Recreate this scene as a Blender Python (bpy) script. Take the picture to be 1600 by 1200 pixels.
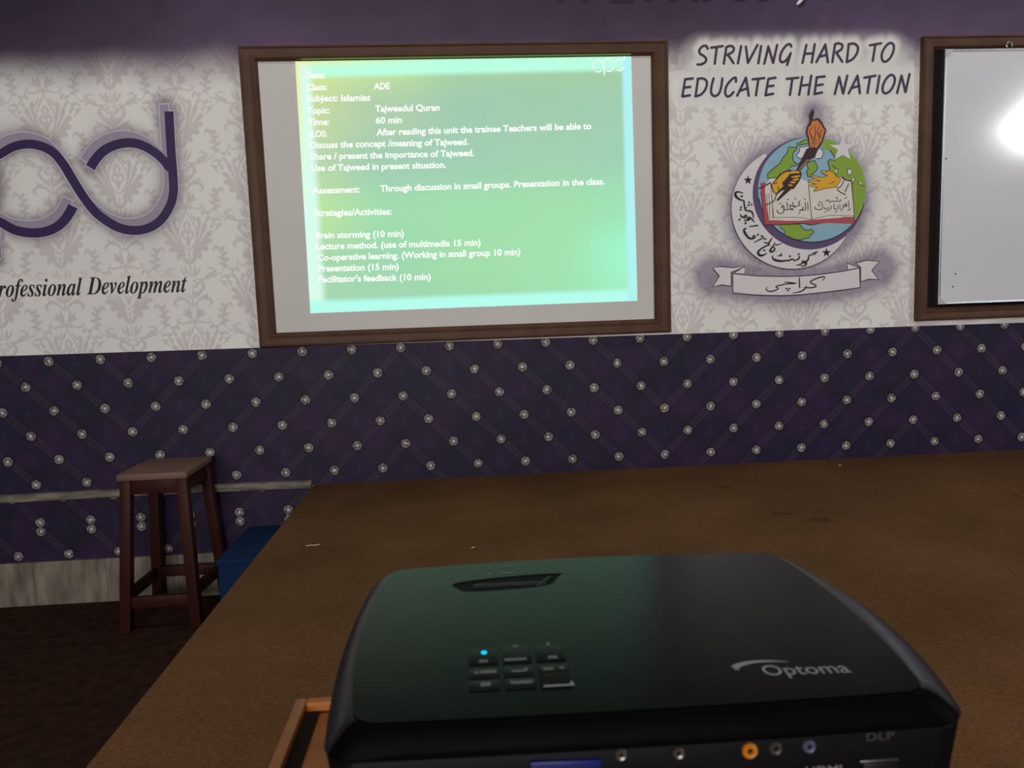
import bpy, bmesh, math, random
import numpy as np
from mathutils import Vector, Matrix
from mathutils.geometry import tessellate_polygon

for o in list(bpy.data.objects): bpy.data.objects.remove(o)
S = bpy.context.scene
COL = S.collection
random.seed(4)

# ------------------------------------------------------------------ camera
RM = np.array([[0.9971915409, -0.0662795955, -0.0348718494],
               [-0.0419770686, -0.1090248017, -0.9931523138],
               [0.0620238371, 0.9918269042, -0.1115008331]])      # rows: right, down, forward
CP = np.array([1.7425654, -3.26295476, 1.24402454])
FPX = 1170.0
cd = bpy.data.cameras.new('camera'); cam = bpy.data.objects.new('camera', cd); COL.objects.link(cam)
cd.sensor_fit = 'HORIZONTAL'; cd.sensor_width = 36; cd.lens = FPX / 1600 * 36
cd.clip_start = 0.02; cd.clip_end = 100
r_, d_, f_ = RM
cam.matrix_world = Matrix(((r_[0], -d_[0], -f_[0], CP[0]), (r_[1], -d_[1], -f_[1], CP[1]), (r_[2], -d_[2], -f_[2], CP[2]), (0, 0, 0, 1)))
cd.dof.use_dof = True; cd.dof.focus_distance = 3.3; cd.dof.aperture_fstop = 15
S.camera = cam

# ------------------------------------------------------------------ light
w = bpy.data.worlds.new('world'); S.world = w; w.use_nodes = True
bg = w.node_tree.nodes['Background']; bg.inputs[0].default_value = (0.95, 0.93, 1.0, 1); bg.inputs[1].default_value = 0.03

def area(name, loc, target, sx, sy, power, col, roll=0, spread=180):
    l = bpy.data.lights.new(name, 'AREA'); l.shape = 'RECTANGLE'; l.size = sx; l.size_y = sy; l.energy = power; l.color = col
    l.spread = math.radians(spread)
    o = bpy.data.objects.new(name, l); COL.objects.link(o); o.location = loc
    q = (Vector(target) - Vector(loc)).to_track_quat('-Z', 'Y')
    o.rotation_euler = (q.to_matrix().to_4x4() @ Matrix.Rotation(roll, 4, 'Z')).to_euler()
    return o
area('rear_windows_daylight', (0.6, -9.6, 2.6), (2.2, 0.0, 1.5), 5.0, 1.8, 336, (1.0, 0.98, 0.96))
area('ceiling_tubes', (2.6, -1.5, 4.3), (2.6, -0.75, 0.4), 5.0, 0.5, 38, (1.0, 0.96, 0.90))
area('side_window_daylight', (8.10, -4.50, 3.12), (4.24, 0, 2.01), 1.15, 0.42, 72, (0.95, 0.98, 1.0), roll=math.radians(40))

S.view_settings.view_transform = 'Standard'; S.view_settings.look = 'None'
S.view_settings.gamma = 1; S.view_settings.exposure = 0.0; S.view_settings.use_curve_mapping = False

# ------------------------------------------------------------------ helpers
def lin(c):
    return tuple(((v / 255) / 12.92 if v / 255 <= .04045 else ((v / 255 + .055) / 1.055) ** 2.4) for v in c)

def ray(x, y):
    return RM.T @ np.array([(x - 800) / FPX, (y - 600) / FPX, 1.0])
def on_plane(x, y, axis, val):
    v = ray(x, y); return CP + v * ((val - CP[axis]) / v[axis])
def wp(x, y, depth=0.003):                     # a place on the front wall
    return tuple(on_plane(x, y, 1, -depth))

def mat(name, col, rough=.6, spec=.5, noise=0.0, scale=8, bump=0.0, bscale=60, metal=0.0, stretch=None, col2=None, coat=0, detail=4):
    m = bpy.data.materials.new(name); m.use_nodes = True; nt = m.node_tree; b = nt.nodes['Principled BSDF']
    c = tuple(lin(col)) + (1,)
    b.inputs['Base Color'].default_value = c; b.inputs['Roughness'].default_value = rough
    b.inputs['Specular IOR Level'].default_value = spec; b.inputs['Metallic'].default_value = metal
    b.inputs['Coat Weight'].default_value = coat
    tc = nt.nodes.new('ShaderNodeTexCoord'); src = tc.outputs['Object']
    if stretch:
        mp = nt.nodes.new('ShaderNodeMapping'); mp.inputs['Scale'].default_value = stretch; nt.links.new(src, mp.inputs[0]); src = mp.outputs[0]
    if noise or col2:
        n = nt.nodes.new('ShaderNodeTexNoise'); n.inputs['Scale'].default_value = scale; n.inputs['Detail'].default_value = detail
        nt.links.new(src, n.inputs['Vector'])
        r = nt.nodes.new('ShaderNodeValToRGB'); nt.links.new(n.outputs['Fac'], r.inputs[0])
        a = tuple(v * (1 - noise) for v in c[:3]) + (1,); z = tuple(lin(col2)) + (1,) if col2 else tuple(min(1, v * (1 + noise)) for v in c[:3]) + (1,)
        r.color_ramp.elements[0].position = .32; r.color_ramp.elements[1].position = .68
        r.color_ramp.elements[0].color = a; r.color_ramp.elements[1].color = z
        nt.links.new(r.outputs[0], b.inputs['Base Color'])
    if bump:
        n2 = nt.nodes.new('ShaderNodeTexNoise'); n2.inputs['Scale'].default_value = bscale; n2.inputs['Detail'].default_value = 3
        nt.links.new(src, n2.inputs['Vector'])
        bp = nt.nodes.new('ShaderNodeBump'); bp.inputs['Strength'].default_value = bump; bp.inputs['Distance'].default_value = .01
        nt.links.new(n2.outputs['Fac'], bp.inputs['Height']); nt.links.new(bp.outputs[0], b.inputs['Normal'])
    return m

def emit(name, col, strength=1.0):
    m = bpy.data.materials.new(name); m.use_nodes = True; b = m.node_tree.nodes['Principled BSDF']
    b.inputs['Base Color'].default_value = (.01, .01, .01, 1); b.inputs['Roughness'].default_value = .8; b.inputs['Specular IOR Level'].default_value = .1
    b.inputs['Emission Color'].default_value = tuple(lin(col)) + (1,); b.inputs['Emission Strength'].default_value = strength
    return m

def tag(o, label=None, cat=None, group=None, kind=None):
    if label: o['label'] = label
    if cat: o['category'] = cat
    if group: o['group'] = group
    if kind: o['kind'] = kind
    return o
def empty(name, loc=(0, 0, 0), rz=0):
    o = bpy.data.objects.new(name, None); COL.objects.link(o); o.location = loc; o.rotation_euler = (0, 0, rz); o.empty_display_size = .05
    return o
def link(name, me, m, parent=None, smooth=False):
    o = bpy.data.objects.new(name, me); COL.objects.link(o)
    if m is not None:
        for x in (m if isinstance(m, (list, tuple)) else [m]): me.materials.append(x)
    if parent is not None: o.parent = parent
    if smooth:
        for p in me.polygons: p.use_smooth = True
    return o

class MB:
    """collects shapes of one part into one mesh"""
    def __init__(s): s.v, s.f = [], []
    def add(s, v, f):
        k = len(s.v); s.v += [tuple(p) for p in v]; s.f += [tuple(i + k for i in q) for q in f]; return s
    def box(s, x0, x1, y0, y1, z0, z1):
        v = [(x, y, z) for x in (x0, x1) for y in (y0, y1) for z in (z0, z1)]
        return s.add(v, [(0, 1, 3, 2), (4, 6, 7, 5), (0, 4, 5, 1), (2, 3, 7, 6), (0, 2, 6, 4), (1, 5, 7, 3)])
    def hexa(s, bot, top):                      # two quads, same winding
        return s.add(list(bot) + list(top), [(3, 2, 1, 0), (4, 5, 6, 7), (0, 1, 5, 4), (1, 2, 6, 5), (2, 3, 7, 6), (3, 0, 4, 7)])
    def tube(s, pts, r, n=12, close=False, cap=True):
        P = [Vector(p) for p in pts]; m = len(P); rings = []
        rr = r if isinstance(r, (list, tuple)) else [r] * m
        for i in range(m):
            a = P[(i - 1) % m] if (close or i > 0) else P[i]; b = P[(i + 1) % m] if (close or i < m - 1) else P[i]
            t = (b - a).normalized(); u = t.cross(Vector((0, 0, 1)))
            if u.length < 1e-3: u = t.cross(Vector((0, 1, 0)))
            u.normalize(); w_ = t.cross(u)
            rings.append([P[i] + (u * math.cos(2 * math.pi * k / n) + w_ * math.sin(2 * math.pi * k / n)) * rr[i] for k in range(n)])
        f = []
        for i in range(m if close else m - 1):
            j = (i + 1) % m
            for k in range(n): f.append((i * n + k, i * n + (k + 1) % n, j * n + (k + 1) % n, j * n + k))
        if cap and not close:
            f.append(tuple(range(n - 1, -1, -1))); f.append(tuple((m - 1) * n + k for k in range(n)))
        return s.add([p for g in rings for p in g], f)
    def rings(s, R, cap0=True, cap1=True):
        n = len(R[0]); f = []
        for i in range(len(R) - 1):
            for k in range(n): f.append((i * n + k, i * n + (k + 1) % n, (i + 1) * n + (k + 1) % n, (i + 1) * n + k))
        if cap0: f.append(tuple(range(n - 1, -1, -1)))
        if cap1: f.append(tuple((len(R) - 1) * n + k for k in range(n)))
        return s.add([p for g in R for p in g], f)
    def build(s, name, m, parent=None, bevel=0, seg=2, smooth=False, clean=True):
        me = bpy.data.meshes.new(name); me.from_pydata(s.v, [], s.f)
        if clean:
            bm = bmesh.new(); bm.from_mesh(me); bmesh.ops.recalc_face_normals(bm, faces=bm.faces)
            if bevel: bmesh.ops.bevel(bm, geom=bm.edges[:], offset=bevel, segments=seg, profile=.5, affect='EDGES', clamp_overlap=True)
            bm.to_mesh(me); bm.free()
        o = link(name, me, m, parent)
        if smooth or bevel:
            for p in me.polygons: p.use_smooth = True
            try: me.set_sharp_from_angle(angle=math.radians(35))
            except Exception: pass
        return o

# ---- flat print engine: shapes drawn in photo pixels, laid on the wall
def smooth_pts(p, n=5, close=False):
    if len(p) < 3: return list(p)
    out = []; m = len(p)
    for i in range(m if close else m - 1):
        g = lambda k: np.array(p[k % m] if close else p[min(max(k, 0), m - 1)], float)
        a, b, c, d = g(i - 1), g(i), g(i + 1), g(i + 2)
        for t in np.linspace(0, 1, n, endpoint=False):
            out.append(tuple(.5 * ((2 * b) + (-a + c) * t + (2 * a - 5 * b + 4 * c - d) * t * t + (-a + 3 * b - 3 * c + d) * t ** 3)))
    if not close: out.append(tuple(p[-1]))
    return out
class Print:
    def __init__(s): s.v, s.f, s.lay, s.n = [], [], [], 0
    def poly(s, pts):
        k = len(s.v); s.v += [tuple(p) for p in pts]; s.n += 1; s.lay += [s.n] * len(pts)
        for t in tessellate_polygon([[Vector((p[0], p[1], 0)) for p in pts]]): s.f.append(tuple(k + i for i in t))
        return s
    def disc(s, x, y, r, ry=None, n=14):
        return s.poly([(x + r * math.cos(2 * math.pi * i / n), y + (ry or r) * math.sin(2 * math.pi * i / n)) for i in range(n)])
    def stroke(s, pts, wd, close=False, sm=True, caps=True, join=True):
        m0 = len(pts); P = smooth_pts(pts, 5, close) if sm else list(pts)
        if close: P = P + [P[0]]
        n = len(P)
        if isinstance(wd, (list, tuple)): W = np.interp(np.linspace(0, 1, n), np.linspace(0, 1, len(wd)), wd)
        else: W = [wd] * n
        A = np.array(P); L, Rr = [], []
        for i in range(n):
            a = A[max(i - 1, 0)]; b = A[min(i + 1, n - 1)]
            if close and i in (0, n - 1): a, b = A[n - 2], A[1]
            t = b - a; t = t / (np.hypot(*t) + 1e-9); nn = np.array([-t[1], t[0]]) * W[i] / 2
            L.append(tuple(A[i] + nn)); Rr.append(tuple(A[i] - nn))
        k = len(s.v); s.v += L + Rr; s.n += 1; s.lay += [s.n] * (2 * n)
        for i in range(n - 1): s.f.append((k + i, k + i + 1, k + n + i + 1, k + n + i))
        if caps and not close:
            for i in (0, n - 1):
                if W[i] > .3: s.disc(P[i][0], P[i][1], W[i] / 2, n=10)
        if not sm and join:
            for i in range(1, n - 1): s.disc(P[i][0], P[i][1], W[i] / 2, n=10)
        return s
    def build(s, name, m, parent, depth):
        me = bpy.data.meshes.new(name); lay = s.lay if len(s.lay) == len(s.v) else [0] * len(s.v)
        me.from_pydata([wp(x, y, depth + 5e-6 * q) for (x, y), q in zip(s.v, lay)], [], s.f)
        return link(name, me, m, parent)

def text_mesh(txt, bold=0.0, shear=0.0):
    c = bpy.data.curves.new('t', 'FONT'); c.body = txt; c.size = 1; c.offset = bold; c.resolution_u = 3; c.shear = shear
    o = bpy.data.objects.new('t', c); COL.objects.link(o)
    dg = bpy.context.evaluated_depsgraph_get(); me = bpy.data.meshes.new_from_object(o.evaluated_get(dg))
    v = [tuple(p.co) for p in me.vertices]; f = [tuple(p.vertices) for p in me.polygons]
    bpy.data.objects.remove(o); bpy.data.curves.remove(c); bpy.data.meshes.remove(me)
    return v, f
def text_px(pr, txt, x0, y0, x1, y1, capx, bold=.012, shear=0, cap=.73):
    """text whose ink runs from x0 to x1 on the baseline (x0,y0)-(x1,y1); capx = capital height in px"""
    v, f = text_mesh(txt, bold, shear)
    if not v: return
    a = min(p[0] for p in v); b = max(p[0] for p in v); k = len(pr.v)
    for p in v:
        t = (p[0] - a) / (b - a); pr.v.append((x0 + t * (x1 - x0), y0 + t * (y1 - y0) - p[1] / cap * capx))
    pr.f += [tuple(i + k for i in q) for q in f]

# ------------------------------------------------------------------ setting
m_plaster = mat('plaster', (150, 146, 142), .8, .2, .08, 4)
m_floor = mat('dark_carpet', (54, 34, 27), .95, .1, .35, 22, .5, 220)
m_carpet = mat('brown_carpet', (105, 73, 46), .95, .1, .17, 2.6, .25, 240, detail=9)
nt = m_carpet.node_tree                          # scuffed lighter streaks and worn pile
b = nt.nodes['Principled BSDF']; tc = nt.nodes.new('ShaderNodeTexCoord')
fn = nt.nodes.new('ShaderNodeTexNoise'); fn.inputs['Scale'].default_value = 150; fn.inputs['Detail'].default_value = 2; nt.links.new(tc.outputs['Object'], fn.inputs['Vector'])
fr = nt.nodes.new('ShaderNodeValToRGB'); fr.color_ramp.elements[0].color = (.80, .80, .80, 1); fr.color_ramp.elements[1].color = (1.18, 1.18, 1.18, 1)
fr.color_ramp.elements[0].position = .3; fr.color_ramp.elements[1].position = .7
nt.links.new(fn.outputs['Fac'], fr.inputs[0])
mx = nt.nodes.new('ShaderNodeMix'); mx.data_type = 'RGBA'; mx.blend_type = 'MULTIPLY'; mx.inputs[0].default_value = 1
old = b.inputs['Base Color'].links[0].from_socket
nt.links.new(old, mx.inputs[6]); nt.links.new(fr.outputs[0], mx.inputs[7]); nt.links.new(mx.outputs[2], b.inputs['Base Color'])

tag(MB().box(-3.2, 8.5, -7.5, 0.0, -.12, 0).build('floor', m_floor), kind='structure')
wall = tag(MB().box(-3.2, 8.5, 0.0, .2, -.12, 4.4).build('wall_front', m_plaster), kind='structure')

# ---- printed dado wallpaper: diamond tufting with rhinestones
DX = .21
def dado_material(name, dz):
    m = bpy.data.materials.new(name); m.use_nodes = True; nt = m.node_tree; b = nt.nodes['Principled BSDF']
    def M(op, a, c=None, d=None):
        n = nt.nodes.new('ShaderNodeMath'); n.operation = op
        for i, v in enumerate((a, c, d)):
            if v is None: continue
            if isinstance(v, (int, float)): n.inputs[i].default_value = v
            else: nt.links.new(v, n.inputs[i])
        return n.outputs[0]
    def band(x, lo, hi):                         # soft 1 below lo, 0 above hi
        n = nt.nodes.new('ShaderNodeMapRange'); n.interpolation_type = 'SMOOTHSTEP'
        n.inputs['From Min'].default_value = lo; n.inputs['From Max'].default_value = hi; n.inputs['To Min'].default_value = 1; n.inputs['To Max'].default_value = 0
        nt.links.new(x, n.inputs['Value']); return n.outputs[0]
    def mixc(f, c1, c2):
        n = nt.nodes.new('ShaderNodeMix'); n.data_type = 'RGBA'; nt.links.new(f, n.inputs[0])
        for i, c in ((6, c1), (7, c2)):
            if isinstance(c, tuple): n.inputs[i].default_value = c + (1,)
            else: nt.links.new(c, n.inputs[i])
        return n.outputs[2]
    tc = nt.nodes.new('ShaderNodeTexCoord'); sp = nt.nodes.new('ShaderNodeSeparateXYZ'); nt.links.new(tc.outputs['Object'], sp.inputs[0])
    u = M('DIVIDE', sp.outputs[0], DX); v = M('DIVIDE', M('SUBTRACT', sp.outputs[2], 1.16064 - .105 + dz), DX)
    a = M('ADD', u, v); bb = M('SUBTRACT', u, v)
    da = M('SUBTRACT', a, M('ROUND', a)); db = M('SUBTRACT', bb, M('ROUND', bb))
    dist = M('SQRT', M('ADD', M('MULTIPLY', da, da), M('MULTIPLY', db, db)))
    dot = band(dist, .116, .142)
    rim = M('MULTIPLY', band(dist, .16, .22), .7)
    # chevrons: the stitched band follows one diagonal, turning every 5.5 repeats
    tri = M('PINGPONG', M('SUBTRACT', u, 1.5), 5.5); s_ = M('PINGPONG', M('ADD', M('SUBTRACT', u, 1.5), .001), 5.5)
    up = M('LESS_THAN', M('MODULO', M('ADD', M('SUBTRACT', u, 1.5), 55), 11), 5.5)     # 1: '/' , 0: '\'
    d1 = M('ADD', M('MULTIPLY', up, M('ABSOLUTE', db)), M('MULTIPLY', M('SUBTRACT', 1, up), M('ABSOLUTE', da)))
    d2 = M('ADD', M('MULTIPLY', up, M('ABSOLUTE', da)), M('MULTIPLY', M('SUBTRACT', 1, up), M('ABSOLUTE', db)))
    along = M('ADD', M('MULTIPLY', up, a), M('MULTIPLY', M('SUBTRACT', 1, up), bb))
    dl = M('ABSOLUTE', M('SUBTRACT', d1, .075))
    line = band(dl, .008, .022)
    bead = M('MULTIPLY', band(d1, .012, .03), M('GREATER_THAN', M('FRACT', M('MULTIPLY', along, 11)), .45))
    l2 = M('MULTIPLY', band(d2, .008, .02), M('MULTIPLY', M('GREATER_THAN', M('FRACT', M('MULTIPLY', bb, 9)), .4), .5))
    ln = M('MAXIMUM', M('MAXIMUM', M('MULTIPLY', line, .65), M('MULTIPLY', bead, .8)), M('MULTIPLY', l2, .6))
    # anchor-like motif in each diamond
    ha = M('SUBTRACT', M('ABSOLUTE', da), .5); hb = M('SUBTRACT', M('ABSOLUTE', db), .5)
    ca = M('SUBTRACT', M('FRACT', a), .5); cb = M('SUBTRACT', M('FRACT', bb), .5)
    mu = M('MULTIPLY', M('ADD', ca, cb), .5); mv = M('MULTIPLY', M('SUBTRACT', ca, cb), .5)
    stem = M('MULTIPLY', band(M('ABSOLUTE', mu), .008, .02), band(M('ABSOLUTE', mv), .10, .13))
    rr = M('SQRT', M('ADD', M('MULTIPLY', mu, mu), M('MULTIPLY', M('ADD', mv, -.0), M('ADD', mv, -.0))))
    hook = M('MULTIPLY', band(M('ABSOLUTE', M('SUBTRACT', rr, .085)), .008, .022), M('LESS_THAN', mv, -.03))
    bar = M('MULTIPLY', band(M('ABSOLUTE', M('SUBTRACT', mv, .06)), .006, .018), band(M('ABSOLUTE', mu), .03, .05))
    anc = M('MULTIPLY', M('MAXIMUM', M('MAXIMUM', stem, hook), bar), .32)
    n = nt.nodes.new('ShaderNodeTexNoise'); n.inputs['Scale'].default_value = 5; n.inputs['Detail'].default_value = 3; nt.links.new(tc.outputs['Object'], n.inputs['Vector'])
    base = mixc(band(n.outputs['Fac'], .42, .6), lin((52, 31, 64)), lin((37, 30, 56)))
    tuft = band(M('MINIMUM', d1, d2), .0, .35)
    base = mixc(M('MULTIPLY', tuft, .25), base, lin((28, 20, 34)))
    c = mixc(anc, base, lin((62, 56, 92)))
    c = mixc(ln, c, lin((76, 62, 84)))
    c = mixc(rim, c, lin((26, 20, 34)))
    vo = nt.nodes.new('ShaderNodeTexVoronoi'); vo.inputs['Scale'].default_value = 170; nt.links.new(tc.outputs['Object'], vo.inputs['Vector'])
    spk = nt.nodes.new('ShaderNodeSeparateXYZ'); nt.links.new(vo.outputs['Color'], spk.inputs[0])
    ringd = M('MULTIPLY', band(M('ABSOLUTE', M('SUBTRACT', dist, .085)), .006, .03), .55)
    gem = mixc(band(spk.outputs[0], .25, .55), lin((160, 151, 149)), lin((84, 76, 79)))
    gem = mixc(ringd, gem, lin((104, 95, 94)))
    gem = mixc(band(dist, .018, .05), gem, lin((222, 215, 205)))
    c = mixc(dot, c, gem)
    nt.links.new(c, b.inputs['Base Color']); b.inputs['Roughness'].default_value = .55; b.inputs['Specular IOR Level'].default_value = .25
    return m
def strip(name, x0, x1, z0a, z0b, z1a, z1b, m, y=-.002):
    me = bpy.data.meshes.new(name)
    v = [(x0, y, z0a), (x1, y, z0b), (x1, y, z1b), (x0, y, z1a), (x0, 0, z0a), (x1, 0, z0b), (x1, 0, z1b), (x0, 0, z1a)]
    me.from_pydata(v, [], [(0, 1, 2, 3), (0, 4, 5, 1), (3, 2, 6, 7), (0, 3, 7, 4), (1, 5, 6, 2)])
    return link(name, me, m, wall)
def dtop(x): return 1.0838 - .0055 * x
strip('dado_wallpaper', -3.2, 8.5, .47, .47, dtop(-3.2), dtop(8.5), dado_material('tufted_wallpaper', 0))
strip('dado_wallpaper_strip', -3.2, 1.06, .346, .346, .47, .47, dado_material('tufted_wallpaper_offcut', .045))
strip('dado_wallpaper_strip', -3.2, 1.06, .19, .19, .346, .346, dado_material('tufted_wallpaper_skirt', .004))

# marble skirting
m_marble = mat('grey_marble', (112, 103, 90), .45, .3, .25, 10, stretch=(2.2, 1, .6), col2=(146, 138, 124), detail=9)
mb = MB()
for i in range(14): mb.box(-3.2 + i * .305, -3.2 + i * .305 + .3042, -.014, 0, 0, .192)
tag(mb.build('baseboard_front', m_marble, bevel=.0015, seg=1), kind='structure')

# ---- mural print above the dado: damask, purple top, printed glows
def damask_tile():
    """half-drop damask motif drawn once: rows y -87..87 (px of the photo's left half), columns x 0..60"""
    st = []
    def L(pts, wd): st.append((smooth_pts(pts, 6), wd))
    # teardrop cartouche
    L([(0, -36), (-5, -26), (-11, -14), (-14, 0), (-10, 14), (0, 25)], (1.5, 3, 2.6, 3, 2.6, 2))
    L([(0, -20), (-4, -12), (0, -4)], (2, 4, 2)); L([(0, 0), (-6, -5), (-8, 2), (-3, 8), (0, 16)], (3, 3, 4, 3, 3)); L([(0, 4), (0, 18)], (4, 1.5))
    # fan leaves
    for tip, mid, wd in (((-17, -27), (-18, -12), 6), ((-27, -18), (-24, -6), 7), ((-37, -3), (-29, 3), 8), ((-36, 11), (-27, 13), 8), ((-29, 24), (-21, 22), 9), ((-17, 38), (-13, 30), 9)):
        L([tip, mid, (-5, 32)], (.5, wd, wd * .6, 1.2))
    L([(-22, -22), (-13, -22), (-7, -32)], (.5, 4, 1)); L([(0, 30), (0, 46)], (3, 9, 1)); L([(-8, 36), (-4, 42), (0, 46)], (6, 6, 1))
    # tulip
    L([(-15, 50), (-11, 58), (-5, 65)], (1, 4, 2)); L([(-8, 48), (-6, 56), (-3, 64)], (1, 4.5, 2)); L([(0, 47), (0, 64)], (1, 5, 2))
    # heart palmette (second motif, half way)
    L([(-9, 76), (-15, 72), (-18, 80), (-13, 87)], (2, 4, 5.5, 3)); L([(-3, 70), (-8, 75), (-6, 80), (-3, 77)], (2.5, 3, 3, 1.5))
    L([(-5, 68), (-16, 69), (-27, 66), (-38, 61)], (1, 3, 4, 1)); L([(-24, 64), (-31, 58)], (4, 1)); L([(-32, 62), (-38, 54)], (4, 1))
    L([(0, 80), (0, 87)], (4, 4))
    st2 = []
    def K(pts, wd): st2.append((smooth_pts(pts, 6), wd))      # upper half of the tile (y -87..-36)
    K([(-13, -87), (-7, -81), (0, -76)], (5, 5.5, 1.5)); K([(-5, -86), (0, -80)], (4, 1.5)); K([(0, -90), (0, -80)], (4, 3))
    K([(-4, -64), (-7, -72), (-14, -76), (-24, -75), (-28, -69), (-24, -65)], (1.5, 3, 4, 4.5, 3.5, 1.5)); K([(-24, -84), (-20, -78), (-15, -80)], (1, 5, 2))
    K([(0, -74), (0, -62)], (2, 3, 1)); K([(-4, -68), (0, -66)], (2, 2))
    K([(-3, -46), (-6, -54), (-7, -64)], (1.5, 6, 1)); K([(-14, -60), (-11, -54), (-5, -50)], (1, 6, 2)); K([(-18, -52), (-10, -50), (-4, -46)], (1, 4, 2))
    K([(-4, -46), (-10, -40), (-19, -38), (-25, -42), (-22, -46)], (2, 2.2, 2.4, 2.2, 1.5))
    K([(0, -46), (0, -38)], (1, 5, 4)); K([(-9, -38), (-4, -40), (0, -44)], (1, 4, 3))
    # garland sprays between the columns
    K([(-25, -40), (-31, -30), (-37, -22), (-43, -14), (-48, -8)], (1.5, 2, 2.2, 2, 1.5))
    for a in ((-28, -36, -24, -28), (-31, -30, -38, -34), (-34, -26, -29, -17), (-39, -19, -46, -24), (-40, -16, -36, -7), (-45, -11, -52, -14)):
        K([(a[0], a[1]), ((a[0] + a[2]) / 2 + 1, (a[1] + a[3]) / 2), (a[2], a[3])], (1.5, 5, 1))
    K([(-48, 58), (-52, 46), (-51, 34), (-46, 24), (-40, 20), (-37, 26)], (1, 2.5, 4, 5, 4, 1.5))
    for a in ((-52, 44, -60, 38), (-51, 40, -43, 36), (-52, 48, -44, 46), (-50, 34, -58, 28), (-51, 52, -58, 50), (-48, 27, -54, 20)):
        K([(a[0], a[1]), ((a[0] + a[2]) / 2, (a[1] + a[3]) / 2 - 1), (a[2], a[3])], (2, 5.5, 1))
    K([(-48, 58), (-42, 62), (-37, 58), (-39, 54)], (1.2, 2, 2, 1)); K([(-40, 62), (-32, 52), (-25, 54)], (1.5, 3, 1)); K([(-37, 66), (-28, 60)], (3, 1))
    K([(-43, 70), (-49, 76), (-55, 84)], (1, 3, 1)); K([(-46, 66), (-54, 66)], (3, 1))
    W_, H_, sc = 62, 174, 2
    T = np.zeros((H_ * sc, W_ * sc), np.float32)
    yy, xx = np.mgrid[0:H_ * sc, 0:W_ * sc]; xx = (xx + .5) / sc; yy = (yy + .5) / sc - 87
    for P, wd in st + st2:
        n = len(P); wv = np.interp(np.linspace(0, 1, n), np.linspace(0, 1, len(wd)), wd)
        for i in range(n - 1):
            ax, ay = -P[i][0], P[i][1]; bx, by = -P[i + 1][0], P[i + 1][1]
            dx, dy = bx - ax, by - ay; t = np.clip(((xx - ax) * dx + (yy - ay) * dy) / (dx * dx + dy * dy + 1e-9), 0, 1)
            d = np.hypot(xx - ax - t * dx, yy - ay - t * dy); hw = (wv[i] + (wv[i + 1] - wv[i]) * t) / 2
            T = np.maximum(T, np.clip((hw - d) / 1.0 + .5, 0, 1))
    return T, W_, H_, sc
TILE = damask_tile()
SC = 77 / .21
def damask(X, Z, ax, az):
    T, W_, H_, sc = TILE
    px = (X - ax) * SC; py = (az - Z) * SC; out = np.zeros_like(px)
    for k in range(-30, 31):
        dx = np.abs(px - k * 96); m = dx < W_ - .6
        if not m.any(): continue
        yv = (py[m] + 87 * (k % 2) + 87) % H_
        out[m] = np.maximum(out[m], T[(yv * sc).astype(int) % (H_ * sc), (dx[m] * sc).astype(int)])
    return out

def seg_dist(X, Z, pts, close=False):
    d = np.full(X.shape, 9.0)
    P = [wp(x, y)[::2] for x, y in pts]
    if close: P.append(P[0])
    x0 = min(p[0] for p in P) - .2; x1 = max(p[0] for p in P) + .2; z0 = min(p[1] for p in P) - .2; z1 = max(p[1] for p in P) + .2
    m = (X > x0) & (X < x1) & (Z > z0) & (Z < z1); xs, zs = X[m], Z[m]; dd = np.full(xs.shape, 9.0)
    for (ax, ay), (bx, by) in zip(P[:-1], P[1:]):
        ux, uy = bx - ax, by - ay; t = np.clip(((xs - ax) * ux + (zs - ay) * uy) / (ux * ux + uy * uy + 1e-12), 0, 1)
        dd = np.minimum(dd, np.hypot(xs - ax - t * ux, zs - ay - t * uy))
    d[m] = dd; return d

# logo paths (photo pixels)
P_ARC = [(-48, 300), (-40, 268), (-18, 250), (0, 241), (22, 229), (45, 225), (66, 229), (84, 239), (100, 258), (114, 281), (130, 307), (146, 328), (162, 342), (184, 355), (207, 360), (230, 357), (250, 345), (265, 323), (271, 300), (270, 270), (267, 230), (264, 174)]
D_ARC = [(141, 262), (150, 248), (163, 235), (182, 226), (203, 223), (222, 227), (240, 237), (254, 249), (266, 264)]
P_LOW = [(-45, 300), (-38, 320), (-20, 338), (0, 347), (25, 360), (55, 364), (80, 359), (98, 347), (109, 332), (114, 322)]
P_STEM = [(-9, 250), (-8, 330), (-6, 403)]
C_ARC = [(-62, 262), (-90, 238), (-125, 240), (-152, 268), (-160, 305), (-148, 340), (-118, 362), (-85, 358), (-62, 338)]
RIB_HALO = [(1114, 432), (1145, 437), (1200, 445), (1260, 447), (1310, 440), (1345, 430), (1373, 420)]
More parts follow.
